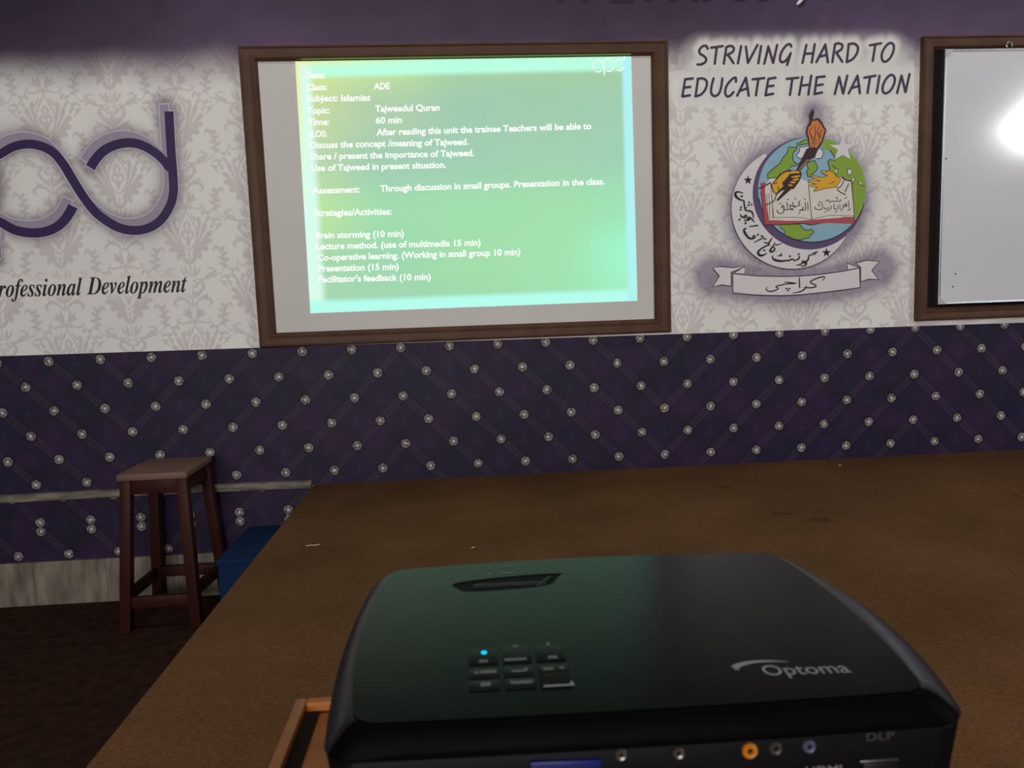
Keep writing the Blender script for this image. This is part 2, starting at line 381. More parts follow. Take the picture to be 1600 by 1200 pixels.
def mural():
    xs = np.unique(np.round(np.concatenate([np.arange(-3.2, -1.75, .05), np.arange(-1.75, .905, .004), np.arange(.94, 2.6, .08), np.arange(2.62, 3.80, .004), np.arange(3.86, 8.51, .08), [8.5]]), 4))
    zs = np.unique(np.round(np.concatenate([np.arange(0, 1.42, .004), np.arange(1.45, 3.34, .1), [3.34]]), 4))
    X, Zr = np.meshgrid(xs, zs); t0 = dtop(X)
    Z = t0 + Zr
    base = np.array(lin((241, 237, 232))); dm = np.array(lin((219, 210, 209)))
    left = X < 1.7
    al = wp(293, 366)[::2]; ar = wp(1157, 237)[::2]
    D = np.where(left, damask(X, Z, *al), damask(X, Z, *ar))
    # fades: behind the caption and the motto
    zc = np.interp(X, [wp(0, 450)[0], wp(292, 446)[0]], [wp(0, 450)[2], wp(292, 446)[2]])
    D *= 1 - np.exp(-((Z - zc) / .045) ** 4) * (X < wp(300, 446)[0])
    mot = np.minimum(seg_dist(X, Z, [(1095, 86), (1392, 82)]), seg_dist(X, Z, [(1072, 138), (1415, 132)]))
    D *= 1 - np.clip((.085 - mot) / .03, 0, 1)
    rs = np.random.RandomState(3)
    def blur_noise(n, amp):
        g = rs.rand(n, n * 3); xi = (X + 3.3) / 12 * (n * 3 - 2); zi = np.clip((Z - .9) / 3.6, 0, .999) * (n - 2)
        i, j = xi.astype(int), zi.astype(int); fx, fz = xi - i, zi - j
        fx = fx * fx * (3 - 2 * fx); fz = fz * fz * (3 - 2 * fz)
        return ((g[j, i] * (1 - fx) + g[j, i + 1] * fx) * (1 - fz) + (g[j + 1, i] * (1 - fx) + g[j + 1, i + 1] * fx) * fz - .5) * amp
    C = base[None, None] * (1 + blur_noise(26, .07))[..., None] * (1 - D[..., None]) + dm[None, None] * D[..., None]
    # purple header, fading down into the damask
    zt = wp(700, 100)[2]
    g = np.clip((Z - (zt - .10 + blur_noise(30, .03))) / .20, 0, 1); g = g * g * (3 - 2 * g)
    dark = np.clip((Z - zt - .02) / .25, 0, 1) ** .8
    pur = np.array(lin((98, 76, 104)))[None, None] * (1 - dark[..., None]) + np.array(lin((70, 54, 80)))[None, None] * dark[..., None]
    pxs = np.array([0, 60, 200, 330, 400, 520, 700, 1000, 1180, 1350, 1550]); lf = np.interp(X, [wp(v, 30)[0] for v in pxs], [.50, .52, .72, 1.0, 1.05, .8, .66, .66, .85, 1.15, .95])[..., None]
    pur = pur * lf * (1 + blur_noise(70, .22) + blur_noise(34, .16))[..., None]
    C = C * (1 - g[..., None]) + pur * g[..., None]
    # white printed glow round the motto
    ml = np.full(X.shape, 9.0)
    for G in (G1, G2):
        for fn_, ss in G:
            for q in ss:
                p = fn_(q[1] if q[0] == 'O' else q); ml = np.minimum(ml, seg_dist(X, Z, p, close=(q[0] == 'O')))
    gl = np.exp(-(np.clip(ml - .012, 0, 9) / .026) ** 2)
    gl = np.maximum(gl, np.clip(1.1 - np.clip(mot - .02, 0, 9) / .075, 0, 1) * .55)[..., None] * .95
    C = C * (1 - gl) + np.array(lin((228, 224, 220)))[None, None] * gl
    # purple printed glow round crest and logo
    gx, _, gz = wp(1262, 312); rg = abs(wp(1352, 312)[0] - gx)
    h = np.clip(np.hypot(X - gx, Z - gz) - rg, 0, 9)
    h2 = np.minimum(seg_dist(X, Z, [(1272, 176), (1274, 205), (1272, 230)]), 9) - .025
    h3 = seg_dist(X, Z, RIB_HALO) - .062; h4 = np.hypot(X - wp(1238, 325)[0], Z - wp(1238, 325)[2]) - abs(wp(1143, 325)[0] - wp(1238, 325)[0])
    hh = np.clip(np.minimum(np.minimum(h, h2), np.minimum(h3, h4)), 0, 9)
    k = (np.exp(-(hh / .040) ** 1.4) * .70)[..., None]
    q = np.minimum.reduce([seg_dist(X, Z, p) for p in (P_ARC, D_ARC, P_LOW, P_STEM)] + [seg_dist(X, Z, [(x - 8, y - 11) for x, y in p]) for p in (P_ARC, D_ARC, P_LOW)])
    k2 = (np.exp(-(np.clip(q - .016, 0, 9) / .030) ** 1.5) * .66)[..., None]
    C = C * (1 - k) + np.array(lin((112, 92, 128)))[None, None] * k
    C = C * (1 - k2) + np.array(lin((104, 88, 108)))[None, None] * k2
    n = X.size; me = bpy.data.meshes.new('printed_mural')
    V = np.stack([X.ravel(), np.full(n, -.002), Z.ravel()], 1)
    nz, nx = X.shape; i = (np.arange(nz - 1)[:, None] * nx + np.arange(nx - 1)[None]).ravel()
    F = np.stack([i, i + 1, i + nx + 1, i + nx], 1)
    me.vertices.add(n); me.vertices.foreach_set('co', V.ravel().astype(np.float32))
    me.loops.add(F.size); me.loops.foreach_set('vertex_index', F.ravel().astype(np.int32))
    me.polygons.add(len(F)); me.polygons.foreach_set('loop_start', np.arange(0, F.size, 4, dtype=np.int32))
    me.update(calc_edges=True)
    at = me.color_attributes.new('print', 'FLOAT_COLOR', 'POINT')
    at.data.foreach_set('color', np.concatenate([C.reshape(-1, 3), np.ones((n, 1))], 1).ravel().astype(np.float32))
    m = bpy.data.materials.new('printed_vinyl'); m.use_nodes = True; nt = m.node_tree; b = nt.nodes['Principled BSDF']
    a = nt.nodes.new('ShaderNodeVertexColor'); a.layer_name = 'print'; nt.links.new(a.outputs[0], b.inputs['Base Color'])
    b.inputs['Roughness'].default_value = .5; b.inputs['Specular IOR Level'].default_value = .25
    return link('printed_mural', me, m, wall)

ink = lambda n, c, r=.5: mat(n, c, r, .25, .03, 30)
i_plum = ink('plum_ink', (74, 58, 82)); i_black = ink('black_ink', (46, 36, 40)); i_cream = ink('pale_ink', (226, 220, 222))
i_purple = ink('purple_ink', (58, 38, 84)); i_lav = ink('lavender_ink', (164, 152, 170)); i_edge = ink('pale_lavender_ink', (216, 200, 222))
i_blue = ink('sky_blue_ink', (146, 184, 202)); i_green = ink('leaf_green_ink', (140, 172, 66)); i_red = ink('red_ink', (186, 84, 88))
i_yel = ink('ochre_ink', (226, 172, 50)); i_org = ink('orange_ink', (214, 132, 76)); i_brown = ink('dark_brown_ink', (70, 46, 50)); i_pdisc = ink('violet_ink', (100, 80, 118))
i_line = ink('navy_line_ink', (46, 58, 76)); i_page = ink('page_ink', (226, 220, 210)); i_grey = ink('grey_line_ink', (110, 102, 96)); i_tan = ink('tan_ink', (150, 112, 92))

# ---- motto
motto = tag(empty('motto_lettering', wp(1242, 150)), 'dark plum slanted capitals STRIVING HARD TO EDUCATE THE NATION above the round crest', 'lettering')
def local(o, parent):                             # parent without moving
    o.parent = parent; o.matrix_parent_inverse = Matrix.Translation(parent.location).inverted(); return o
def P8(ox): return lambda pts: [(x / 8 + ox, y / 8 + 50) for x, y in pts]
A_, B_ = P8(1060), P8(1240)
O1 = [(1210, 135), (1150, 180), (1105, 270), (1110, 350), (1150, 370), (1210, 320), (1250, 230), (1250, 160)]
O2 = [(1215, 535), (1155, 590), (1115, 680), (1120, 745), (1160, 765), (1220, 720), (1262, 630), (1260, 560)]
G1 = [(A_, [[(368, 208), (345, 172), (300, 180), (262, 225), (272, 270), (320, 300), (348, 335), (335, 375), (290, 402), (240, 405)],
            [(410, 195), (555, 175)], [(480, 190), (455, 395)], [(600, 190), (568, 395)], [(600, 188), (650, 172), (692, 195), (680, 245), (610, 285)], [(625, 288), (690, 388)],
            [(785, 175), (745, 390)], [(845, 180), (870, 385)], [(870, 385), (990, 160)], [(1035, 175), (1000, 390)], [(1075, 395), (1125, 180)], [(1125, 180), (1185, 385)], [(1185, 385), (1235, 160)],
            [(1412, 180), (1395, 150), (1345, 170), (1290, 250), (1270, 330), (1290, 375), (1345, 355), (1395, 285), (1405, 262)], [(1405, 262), (1360, 410)]]),
      (B_, [[(160, 160), (112, 385)], [(265, 150), (228, 380)], [(140, 272), (245, 265)], [(285, 375), (398, 155)], [(398, 155), (430, 378)], [(320, 310), (415, 285)],
            [(520, 150), (485, 375)], [(520, 150), (570, 140), (610, 165), (598, 215), (535, 255)], [(540, 265), (610, 370)],
            [(690, 150), (665, 375)], [(690, 150), (760, 145), (805, 190), (790, 270), (735, 340), (665, 375)], [(955, 165), (1095, 140)], [(1022, 160), (990, 360)], ('O', O1)])]
G2 = [(A_, [[(85, 590), (180, 580)], [(85, 590), (50, 805)], [(70, 695), (150, 685)], [(50, 805), (145, 790)], [(245, 585), (215, 805)], [(240, 585), (310, 580), (355, 620), (345, 700), (290, 775), (215, 805)],
            [(440, 580), (412, 690), (415, 770), (455, 800), (505, 770), (535, 690), (550, 580)], [(720, 620), (715, 570), (670, 590), (610, 660), (585, 740), (600, 795), (640, 800), (690, 750)],
            [(735, 795), (845, 570)], [(845, 570), (880, 795)], [(770, 735), (870, 700)], [(930, 590), (1075, 575)], [(1000, 590), (970, 790)],
            [(1125, 585), (1215, 570)], [(1125, 585), (1090, 790)], [(1110, 680), (1190, 670)], [(1090, 790), (1185, 770)], [(1355, 585), (1500, 570)], [(1425, 585), (1395, 785)]]),
      (B_, [[(110, 560), (70, 785)], [(222, 545), (185, 780)], [(90, 670), (205, 655)], [(290, 565), (390, 555)], [(290, 565), (262, 775)], [(280, 668), (365, 655)], [(262, 775), (355, 755)],
            [(515, 775), (570, 560)], [(570, 560), (620, 770)], [(620, 770), (672, 545)], [(690, 765), (800, 545)], [(800, 545), (830, 765)], [(725, 700), (825, 670)],
            [(885, 570), (1025, 545)], [(955, 570), (925, 760)], [(1075, 545), (1040, 760)], ('O', O2), [(1295, 760), (1350, 545)], [(1350, 545), (1400, 750)], [(1400, 750), (1450, 525)]])]
for nm, G in (('upper_line', G1), ('lower_line', G2)):
    words = {}
    for fn_, ss in G:
        for q in ss:
            p = fn_(q[1] if q[0] == 'O' else q); x = sum(a[0] for a in p) / len(p)
            w_ = sum(x > c for c in ((1246, 1348) if nm == 'upper_line' else (1216, 1300)))
            words.setdefault(w_, Print()).stroke(p, 3.7, close=(q[0] == 'O'))
    for w_ in sorted(words): local(words[w_].build('word', i_plum, None, .0035), motto)

mural()

# ---- institute logo, cut by the left edge of the photograph
logo = tag(empty('monogram_logo', wp(140, 372)), 'large purple looping monogram with lavender shadow printed left of the framed screen', 'logo')
sh = lambda p: [(x - 8, y - 11) for x, y in p]
PATHS = [(P_ARC, 14), (D_ARC, (16, 15, 14, 13)), (P_LOW, (13, 14, 15, 16)), (P_STEM, 14), (C_ARC, 15)]
for nm, mt, dp, items in (('outline', i_edge, .0034, [(p, w_, k) for p, w_ in PATHS for k in (0, 1)]), ('shadow_stroke', i_lav, .0038, [(p, w_, 1) for p, w_ in PATHS]), ('main_stroke', i_purple, .0042, [(p, w_, 0) for p, w_ in PATHS])):
    pr = Print()
    for p, w_, k in items:
        ww = [v + 3.2 for v in w_] if isinstance(w_, tuple) else w_ + 3.2
        q = smooth_pts(p, 6); a = np.array(q, float)
        if nm == 'outline':
            e0 = a[0] - (a[1] - a[0]) / np.hypot(*(a[1] - a[0])) * 1.7; e1 = a[-1] + (a[-1] - a[-2]) / np.hypot(*(a[-1] - a[-2])) * 1.7
            q = [tuple(e0)] + q + [tuple(e1)]
        n0 = len(pr.v); pr.stroke(sh(q) if k else q, ww if nm == 'outline' else w_, caps=False, join=False, sm=False)
    local(pr.build(nm, mt, None, dp), logo)

# ---- caption
def mbi(t):
    out = ''
    for ch in t:
        if 'A' <= ch <= 'Z': out += chr(0x1D468 + ord(ch) - 65)
        elif 'a' <= ch <= 'z': out += chr(0x1D482 + ord(ch) - 97)
        else: out += ch
    return out
cap = Print(); text_px(cap, mbi('Professional'), -22, 464.5, 128, 461, 26.5, bold=.0, cap=.67); text_px(cap, mbi('Development'), 136, 460, 292, 456, 26.5, bold=.0, cap=.67)
tag(cap.build('caption_lettering', i_black, None, .0035), 'dark italic serif words Professional Development printed below the purple monogram', 'lettering')

# ---- heading, cut by the top edge
hd = tag(empty('heading_lettering', wp(1080, 0)), 'white heading letters with dark shadows, only their feet and a comma showing', 'lettering')
i_shade = ink('shadow_ink', (42, 30, 46))
def hput(a, b):
    local(a.build('letter_shadow', i_shade, None, .0035), hd); local(b.build('letter_face', i_cream, None, .0040), hd)
for x0, x1, yb in ((870, 882, 4), (911, 919, 4), (953, 991, 4), (1007, 1018, 3), (1044, 1057, 3), (1081, 1091, 3), (1098, 1110, 2), (1149, 1165, 2), (1186, 1200, 2), (1293, 1300, 0), (1329, 1345, -1), (1375, 1386, -2)):
    s1, s2 = Print(), Print(); s1.poly([(x0 + 1, -16), (x1 + 1, -16), (x1, yb), (x0, yb)]); s2.poly([(x0 - 1, -20), (x1 - 3, -20), (x1 - 4, yb - 6), (x0 - 2, yb - 6)]); hput(s1, s2)
s1, s2 = Print(), Print(); s1.stroke([(1257, -4), (1255, 5), (1249, 11)], (8, 6, 3)); s2.stroke([(1253, -10), (1252, -1), (1246, 6)], (8, 6, 3))
hput(s1, s2)

# ---- crest
crest = tag(empty('crest', wp(1240, 468)), 'round printed crest with globe, crescent, torch, open book and ribbon beside the whiteboard', 'emblem')
def cp(name, pr, m, d): return local(pr.build(name, m, None, d), crest)
def arc(cx, cy, r, a0, a1, n=60, ry=None): return [(cx + r * math.cos(math.radians(a0 + (a1 - a0) * i / n)), cy + (ry or r) * math.sin(math.radians(a0 + (a1 - a0) * i / n))) for i in range(n + 1)]
cp('backing_disc', Print().poly(arc(1264, 302, 88, 0, 360, 70)[:-1]), i_pdisc, .0034)
t0, t1 = math.degrees(math.atan2(241 - 325, 1196 - 1238)), math.degrees(math.atan2(365 - 325, 1327.5 - 1238))
u0, u1 = math.degrees(math.atan2(241 - 302, 1196 - 1264)), math.degrees(math.atan2(365 - 302, 1327.5 - 1264))
t0 += 360; u0 += 360
cr = [(1196, 241)] + arc(1238, 325, 95, t0, t1, 50) + [(1327.5, 365)] + arc(1264, 302, 88, u1, u0, 50)
cp('crescent_outline', Print().stroke(arc(1238, 325.5, 95, t0, t1, 50), (.5, 1.8, 2.2, 1.8, .5), sm=False, caps=False), i_brown, .0037)
cres = cp('crescent', Print().poly(cr), i_cream, .0040)
def star(pr, cx, cy, R, r, rot=-90):
    return pr.poly([(cx + (R if k % 2 == 0 else r) * math.cos(math.radians(rot + 36 * k)), cy + (R if k % 2 == 0 else r) * math.sin(math.radians(rot + 36 * k))) for k in range(10)])
for x, y in ((1169, 281.5), (1291.5, 394.7)): cp('small_star', star(Print(), x, y, 7.2, 2.9), i_black, .0058)
globe = cp('globe', Print().poly(arc(1269, 296, 84.5, 0, 360, 80, 82)[:-1]), i_blue, .0043)
cp('globe_outline', Print().stroke(arc(1269, 296.3, 84, 15, 170, 50, 82), (1, 1.6, 1.6, 1), sm=False, caps=False), i_line, .0049)
z1 = lambda pts: [(x / 10 + 1180, y / 10 + 165) for x, y in pts]
z2 = lambda pts: [(x / 10 + 1260, y / 10 + 200) for x, y in pts]
z3 = lambda pts: [(x / 10 + 1180, y / 10 + 260) for x, y in pts]
z4 = lambda pts: [(x / 10 + 1260, y / 10 + 260) for x, y in pts]
z6 = lambda pts: [(x / 10 + 1180, y / 10 + 330) for x, y in pts]
z7 = lambda pts: [(x / 5.714 + 1105, y / 5.714 + 390) for x, y in pts]
zc = lambda pts: [(x / 10.91 + 1140, y / 10.91 + 290) for x, y in pts]
edge = arc(1269, 296, 84, -77, 33, 40, 81.5)
LAND = [z1([(520, 650), (660, 650), (640, 690), (590, 740), (585, 820), (600, 870), (640, 905), (690, 900), (650, 935), (560, 945), (530, 1000), (400, 1060), (340, 1130), (190, 1130), (190, 1070), (300, 970), (390, 900), (430, 820), (500, 740)]),
        z1([(650, 590), (700, 575), (760, 540), (820, 522), (840, 590), (700, 612), (650, 632)]),
        z1([(830, 880), (930, 855), (975, 960), (970, 1000), (880, 1080), (860, 1115), (820, 1110), (805, 1030), (830, 990), (810, 930)]),
        z3([(370, 900), (690, 900), (760, 980), (820, 1000), (880, 980), (925, 1030), (860, 1080), (850, 1110), (700, 1150), (620, 1140), (460, 1070), (455, 1000), (400, 960)]),
        [(1284, 233), (1288, 217)] + edge + [(1325, 340), (1300, 300), (1297, 268), (1293.5, 252), (1297, 249), (1305, 251), (1303, 243), (1297, 235)]]
for q in LAND: local(Print().poly(q).build('continent', i_green, None, .0046), globe)
for q in LAND[:4]: cp('coast_outline', Print().stroke(q, 1.3, close=True, sm=False), i_line, .0051)
cp('coast_outline', Print().stroke(LAND[4][-8:], 1.3, sm=False), i_line, .0051)
for q in (z1([(700, 650), (690, 720), (645, 780), (680, 820), (740, 825), (820, 700), (850, 630)]), z1([(1020, 670), (1070, 720), (1040, 820), (960, 830), (930, 800), (950, 720)])): local(Print().poly(q).build('ice_sheet', i_cream, None, .0049), globe)
for q in (z2([(640, 640), (720, 650), (690, 745), (640, 700)]), z2([(745, 770), (765, 800), (720, 865), (705, 820)]), z2([(460, 640), (498, 660), (480, 700), (450, 690)]), z2([(800, 835), (830, 845), (905, 905), (830, 880)])): local(Print().poly(q).build('lake', i_cream, None, .0049), globe)
for q in (z1([(850, 630), (700, 650), (690, 720), (645, 780), (680, 820), (740, 825)]), z1([(1020, 670), (1070, 720), (1040, 820), (960, 830)]), z2([(640, 640), (720, 650), (690, 745), (640, 700), (640, 640)]), z2([(745, 770), (765, 800), (720, 865)]), z2([(405, 580), (470, 640), (495, 665), (480, 700)]), z2([(800, 835), (830, 880), (910, 905)])): cp('shore_outline', Print().stroke(q, 1.1, sm=False), i_line, .0053)
# book
bk = Print().poly([(1188, 286), (1196, 285), (1201, 345), (1254, 345), (1268, 343), (1290, 342), (1334, 339), (1336, 349.5), (1290, 348), (1280, 350), (1268, 351.5), (1255, 349.5), (1194, 351.5), (1190, 310)])
cp('book_cover', bk, i_red, .0055)
pg = Print().poly([(1195, 290), (1204, 278.5), (1214, 279), (1240, 277), (1254, 280.5), (1263, 284), (1268.5, 343.5), (1250, 345), (1201, 345), (1197, 320)]).poly([(1263, 284), (1275, 279), (1300, 278), (1318, 277), (1329, 281), (1335, 339), (1300, 341), (1268.5, 343.5)])
cp('book_pages', pg, i_page, .0058)
bl_ = Print().stroke([(1263, 284), (1266, 318), (1268.5, 343)], 1.1).stroke(z3([(290, 800), (500, 795), (700, 800), (880, 830)]), .7).stroke(z4([(80, 830), (200, 800), (400, 765), (740, 775)]), .7).stroke(z3([(220, 850), (430, 840)]), .6)
for a in ([(240, 260), (265, 560), (290, 800)], [(215, 420), (225, 620), (230, 850)], [(180, 430), (190, 640), (210, 850)], [(260, 440), (270, 640), (275, 820)]): bl_.stroke(z3(a), .8)
bl_.stroke(z4([(550, 790), (740, 800)]), .7).stroke(z3([(140, 912), (500, 905), (740, 890), (880, 912), (980, 885)]), 1.1)
bl_.stroke([(1331, 281), (1335, 340), (1336, 349)], 1.0).stroke(z3([(90, 400), (130, 700), (150, 910)]), .8)
cp('page_line', bl_, i_brown, .0061)
bt = Print()
for q in ([(820, 560), (825, 680)], [(780, 560), (785, 670), (735, 682), (690, 690)], [(690, 690), (740, 668), (750, 630)], [(700, 540), (680, 570), (700, 600), (640, 622), (590, 600), (590, 560)], [(520, 600), (560, 610), (625, 640)], [(560, 612), (545, 650), (600, 672), (510, 672)], [(495, 560), (500, 672), (440, 672)], [(445, 640), (415, 640), (425, 612), (450, 630), (450, 680), (430, 725), (380, 735), (345, 705), (350, 680)],
          [(500, 520), (520, 510)], [(375, 582), (400, 574)], [(620, 500), (640, 512)], [(770, 510), (788, 520)], [(700, 720), (688, 738)], [(430, 600), (433, 602)]): bt.stroke(z3(q), 1.25)
cp('book_lettering', bt, i_brown, .0064); bt = Print()
for q in ([(660, 540), (665, 645)], [(628, 600), (600, 612), (605, 580), (630, 590), (630, 620), (580, 632), (570, 630)], [(570, 600), (572, 650), (535, 692)], [(522, 590), (526, 672)], [(490, 610), (488, 662), (440, 668)], [(430, 590), (436, 668)], [(385, 620), (380, 665), (335, 692)], [(345, 640), (330, 662), (290, 662), (280, 640)], [(240, 560), (252, 655), (190, 675), (130, 655), (140, 630)], [(205, 590), (185, 602), (205, 618)],
          [(300, 545), (340, 522), (360, 560), (400, 540), (430, 548), (470, 540)], [(470, 540), (520, 545), (545, 520)], [(465, 480), (490, 510)], [(600, 500), (630, 482)], [(650, 690), (690, 660)], [(450, 712), (480, 700)], [(290, 715), (315, 700)], [(190, 560), (220, 550)]): bt.stroke(z4(q), 1.15)
cp('book_lettering', bt, i_brown, .0064)
# torch, flame, fists
cp('torch', Print().poly(z1([(640, 1010), (800, 680), (850, 650), (960, 680), (1000, 650), (950, 760), (940, 800), (850, 850), (720, 1000), (690, 1030)])).stroke(z3([(600, 270), (480, 390), (350, 525)]), (9, 6, 3)), i_brown, .0062)
cp('torch_highlight', Print().stroke(z1([(690, 1000), (820, 850)]), (2.5, 3.5)), i_tan, .0065)
fl = z1([(840, 600), (860, 680), (910, 665), (960, 690), (1000, 650), (1050, 570), (1085, 450), (1105, 375), (1070, 330), (1045, 270), (1000, 212), (960, 198), (930, 225), (890, 205), (918, 110), (905, 48), (870, 100), (850, 160), (862, 250), (815, 330), (800, 430), (832, 510)])
cp('flame_outline', Print().stroke(fl, 1.6, close=True, sm=False).poly(fl), i_brown, .0063)
fi = z1([(850, 600), (868, 660), (910, 645), (955, 665), (990, 620), (1040, 550), (1070, 440), (1088, 375), (1058, 345), (1025, 285), (985, 240), (955, 225), (930, 245), (895, 235), (870, 300), (830, 340), (818, 430), (842, 510)])
cp('flame', Print().poly(fi), i_org, .0066)
fl2 = Print()
for q in ([(880, 640), (900, 520), (850, 420), (900, 330)], [(930, 660), (920, 560), (940, 430), (930, 300)], [(990, 600), (1000, 500), (970, 400), (1010, 330)], [(1040, 520), (1010, 440), (1060, 370)], [(860, 520), (890, 470)], [(1000, 320), (1020, 250)], [(940, 600), (960, 540)]): fl2.stroke(z1(q), (.6, 1.4, .6))
cp('flame_line', fl2, i_brown, .0069)
fist = z3([(250, 290), (330, 200), (410, 110), (500, 70), (560, 62), (700, 72), (722, 120), (690, 220), (600, 345), (480, 350), (400, 380), (335, 440), (285, 400)])
cp('fist_shadow', Print().poly(fist).stroke(fist, 1.5, close=True, sm=False), i_brown, .0068)
fy = Print().poly(z3([(262, 290), (340, 205), (420, 118), (500, 82), (540, 90), (525, 140), (450, 230), (420, 250), (440, 310), (390, 355), (325, 425), (292, 392)]))
fy.stroke(z3([(545, 100), (600, 88), (680, 92)]), (3.5, 4, 3)).stroke(z3([(570, 165), (640, 160), (690, 150)]), (1.5, 3.2, 2.5)).stroke(z3([(590, 210), (640, 205), (670, 200)]), (1.5, 3.5, 2.5)).stroke(z3([(555, 245), (590, 250), (625, 245)]), (2, 3.2, 2)).stroke(z3([(520, 290), (550, 295), (580, 298)]), (1.5, 3, 1.5))
cp('torch_fist', fy, i_yel, .0072)
cp('fist_line', Print().stroke(z3([(290, 260), (330, 270), (340, 250)]), 1.3).stroke(z3([(350, 320), (370, 350), (360, 370)]), 1.2).stroke(z3([(65, 340), (130, 318), (240, 250)]), 1.8).stroke(z3([(170, 600), (290, 540), (322, 470), (330, 430)]), 1.4), i_brown, .0075)
FG = [[(230, 335), (190, 350), (130, 375)], [(240, 305), (160, 302), (72, 298)], [(230, 262), (140, 250), (45, 230)], [(230, 200), (160, 180), (88, 145)], [(380, 130), (320, 110), (245, 78)]]
palm = z4([(215, 190), (330, 150), (345, 100), (320, 62), (370, 75), (440, 110), (500, 170), (540, 205), (510, 255), (450, 322), (350, 338), (255, 350), (225, 260)])
ho = Print().poly(palm).stroke(palm, 1.6, close=True, sm=False); hy = Print().poly(palm)
for q in FG: ho.stroke(z4(q), (7.0, 6, 4.2)); hy.stroke(z4(q), (5.2, 4.2, 2.6))
cp('open_hand_outline', ho, i_brown, .0062); cp('open_hand', hy, i_yel, .0066)
cp('cuff_line', Print().stroke(z4([(560, 170), (620, 205), (690, 222)]), 2.2).stroke(z4([(590, 210), (545, 305), (500, 335), (480, 320)]), 1.3).stroke(z4([(662, 270), (605, 395)]), 1.3).stroke(z4([(480, 360), (530, 400), (610, 440)]), 1.3).stroke(z4([(365, 265), (400, 255), (440, 235)]), .9).stroke(z4([(440, 115), (480, 165)]), .9), i_brown, .0070)
cp('white_star', Print().poly(z2([(560, 118), (620, 250), (768, 250), (650, 340), (690, 492), (565, 420), (438, 492), (490, 340), (362, 265), (520, 260)])), i_cream, .0060)
# lettering along the crescent
ut = Print()
def U(f, q, wd): ut.stroke(f(q), wd)
U(z6, [(880, 660), (970, 634)], (1, 2)); U(z6, [(865, 690), (945, 662)], (1, 2)); U(z6, [(852, 680), (832, 725), (830, 755), (790, 790)], (2, 2.2, 2.4)); U(z6, [(795, 790), (765, 785), (765, 808), (800, 805), (800, 830), (765, 852), (720, 856)], (2, 2.4, 2.4, 2.2, 1.4))
U(z6, [(745, 770), (738, 800), (705, 832), (650, 842)], (1.6, 2.4, 2, 1.4)); U(z6, [(690, 705), (682, 740), (615, 772)], (1.8, 2.4, 1.6)); U(z6, [(615, 772), (580, 745), (540, 765), (470, 772), (400, 778), (310, 760), (270, 725), (282, 690)], (2, 2, 2.4, 2.2, 3.4, 3.6, 2, 1))
U(z6, [(365, 695), (412, 690), (402, 662)], (1.8, 2, 1.6))
U(z6, [(312, 490), (268, 560), (240, 600), (237, 628), (275, 630), (308, 592), (288, 562)], (1.4, 2.2, 3, 3, 2.6, 2.4, 1.6)); U(z6, [(318, 530), (412, 506)], (2, 1))
U(z6, [(262, 415), (232, 470), (190, 497), (135, 480)], (1.4, 2.4, 2, 1.2)); U(z6, [(190, 497), (225, 520), (165, 545), (90, 590), (45, 640), (65, 682), (115, 690), (185, 655)], (1.6, 2, 2.2, 2.4, 3.4, 3.8, 3, 1))
U(zc, [(530, 852), (562, 862), (575, 895), (628, 912)], (1.2, 2.4, 2, 1.4)); U(zc, [(420, 966), (542, 905)], (1.2, 2.2)); U(zc, [(292, 722), (246, 752), (272, 822), (332, 892), (392, 902), (440, 872), (410, 850), (392, 885)], (1, 3.4, 3.6, 3.2, 2.6, 2, 2, 1.8))
U(zc, [(333, 697), (480, 678)], (1.4, 2.2)); U(zc, [(180, 488), (205, 525), (262, 545), (296, 520), (262, 505), (250, 530)], (1.2, 2.6, 2.4, 2.2, 2, 1.4)); U(zc, [(292, 592), (345, 578), (300, 560), (352, 545)], (2, 2, 2, 2)); U(zc, [(330, 530), (370, 560), (422, 615)], (1.6, 2.6, 1.4))
U(zc, [(410, 548), (392, 462), (352, 432), (295, 425), (260, 398), (292, 372)], (1.4, 2.4, 2.4, 2.2, 2.2, 1.8)); U(zc, [(262, 392), (252, 330), (245, 262)], (2, 2.6, 1.8)); U(zc, [(252, 258), (200, 244), (150, 222), (104, 172), (104, 122), (150, 105), (232, 125)], (1.6, 2.2, 3, 4, 3.4, 2.2, 1))
for f, q, r in ((z6, (545, 702), 1.9), (z6, (682, 672), 1.9), (z6, (145, 610), 1.9), (zc, (485, 836), 1.9), (zc, (170, 578), 2.1), (zc, (266, 592), 1.9), (zc, (275, 640), 2.1), (zc, (208, 180), 2.1), (zc, (196, 366), 1.9), (zc, (190, 410), 1.9), (zc, (334, 285), 1.9), (zc, (325, 332), 1.9), (zc, (376, 322), 1.9)):
    x, y = f([q])[0]; ut.poly([(x - r, y), (x, y - r), (x + r, y), (x, y + r)])
cp('crescent_lettering', ut, i_black, .0058)
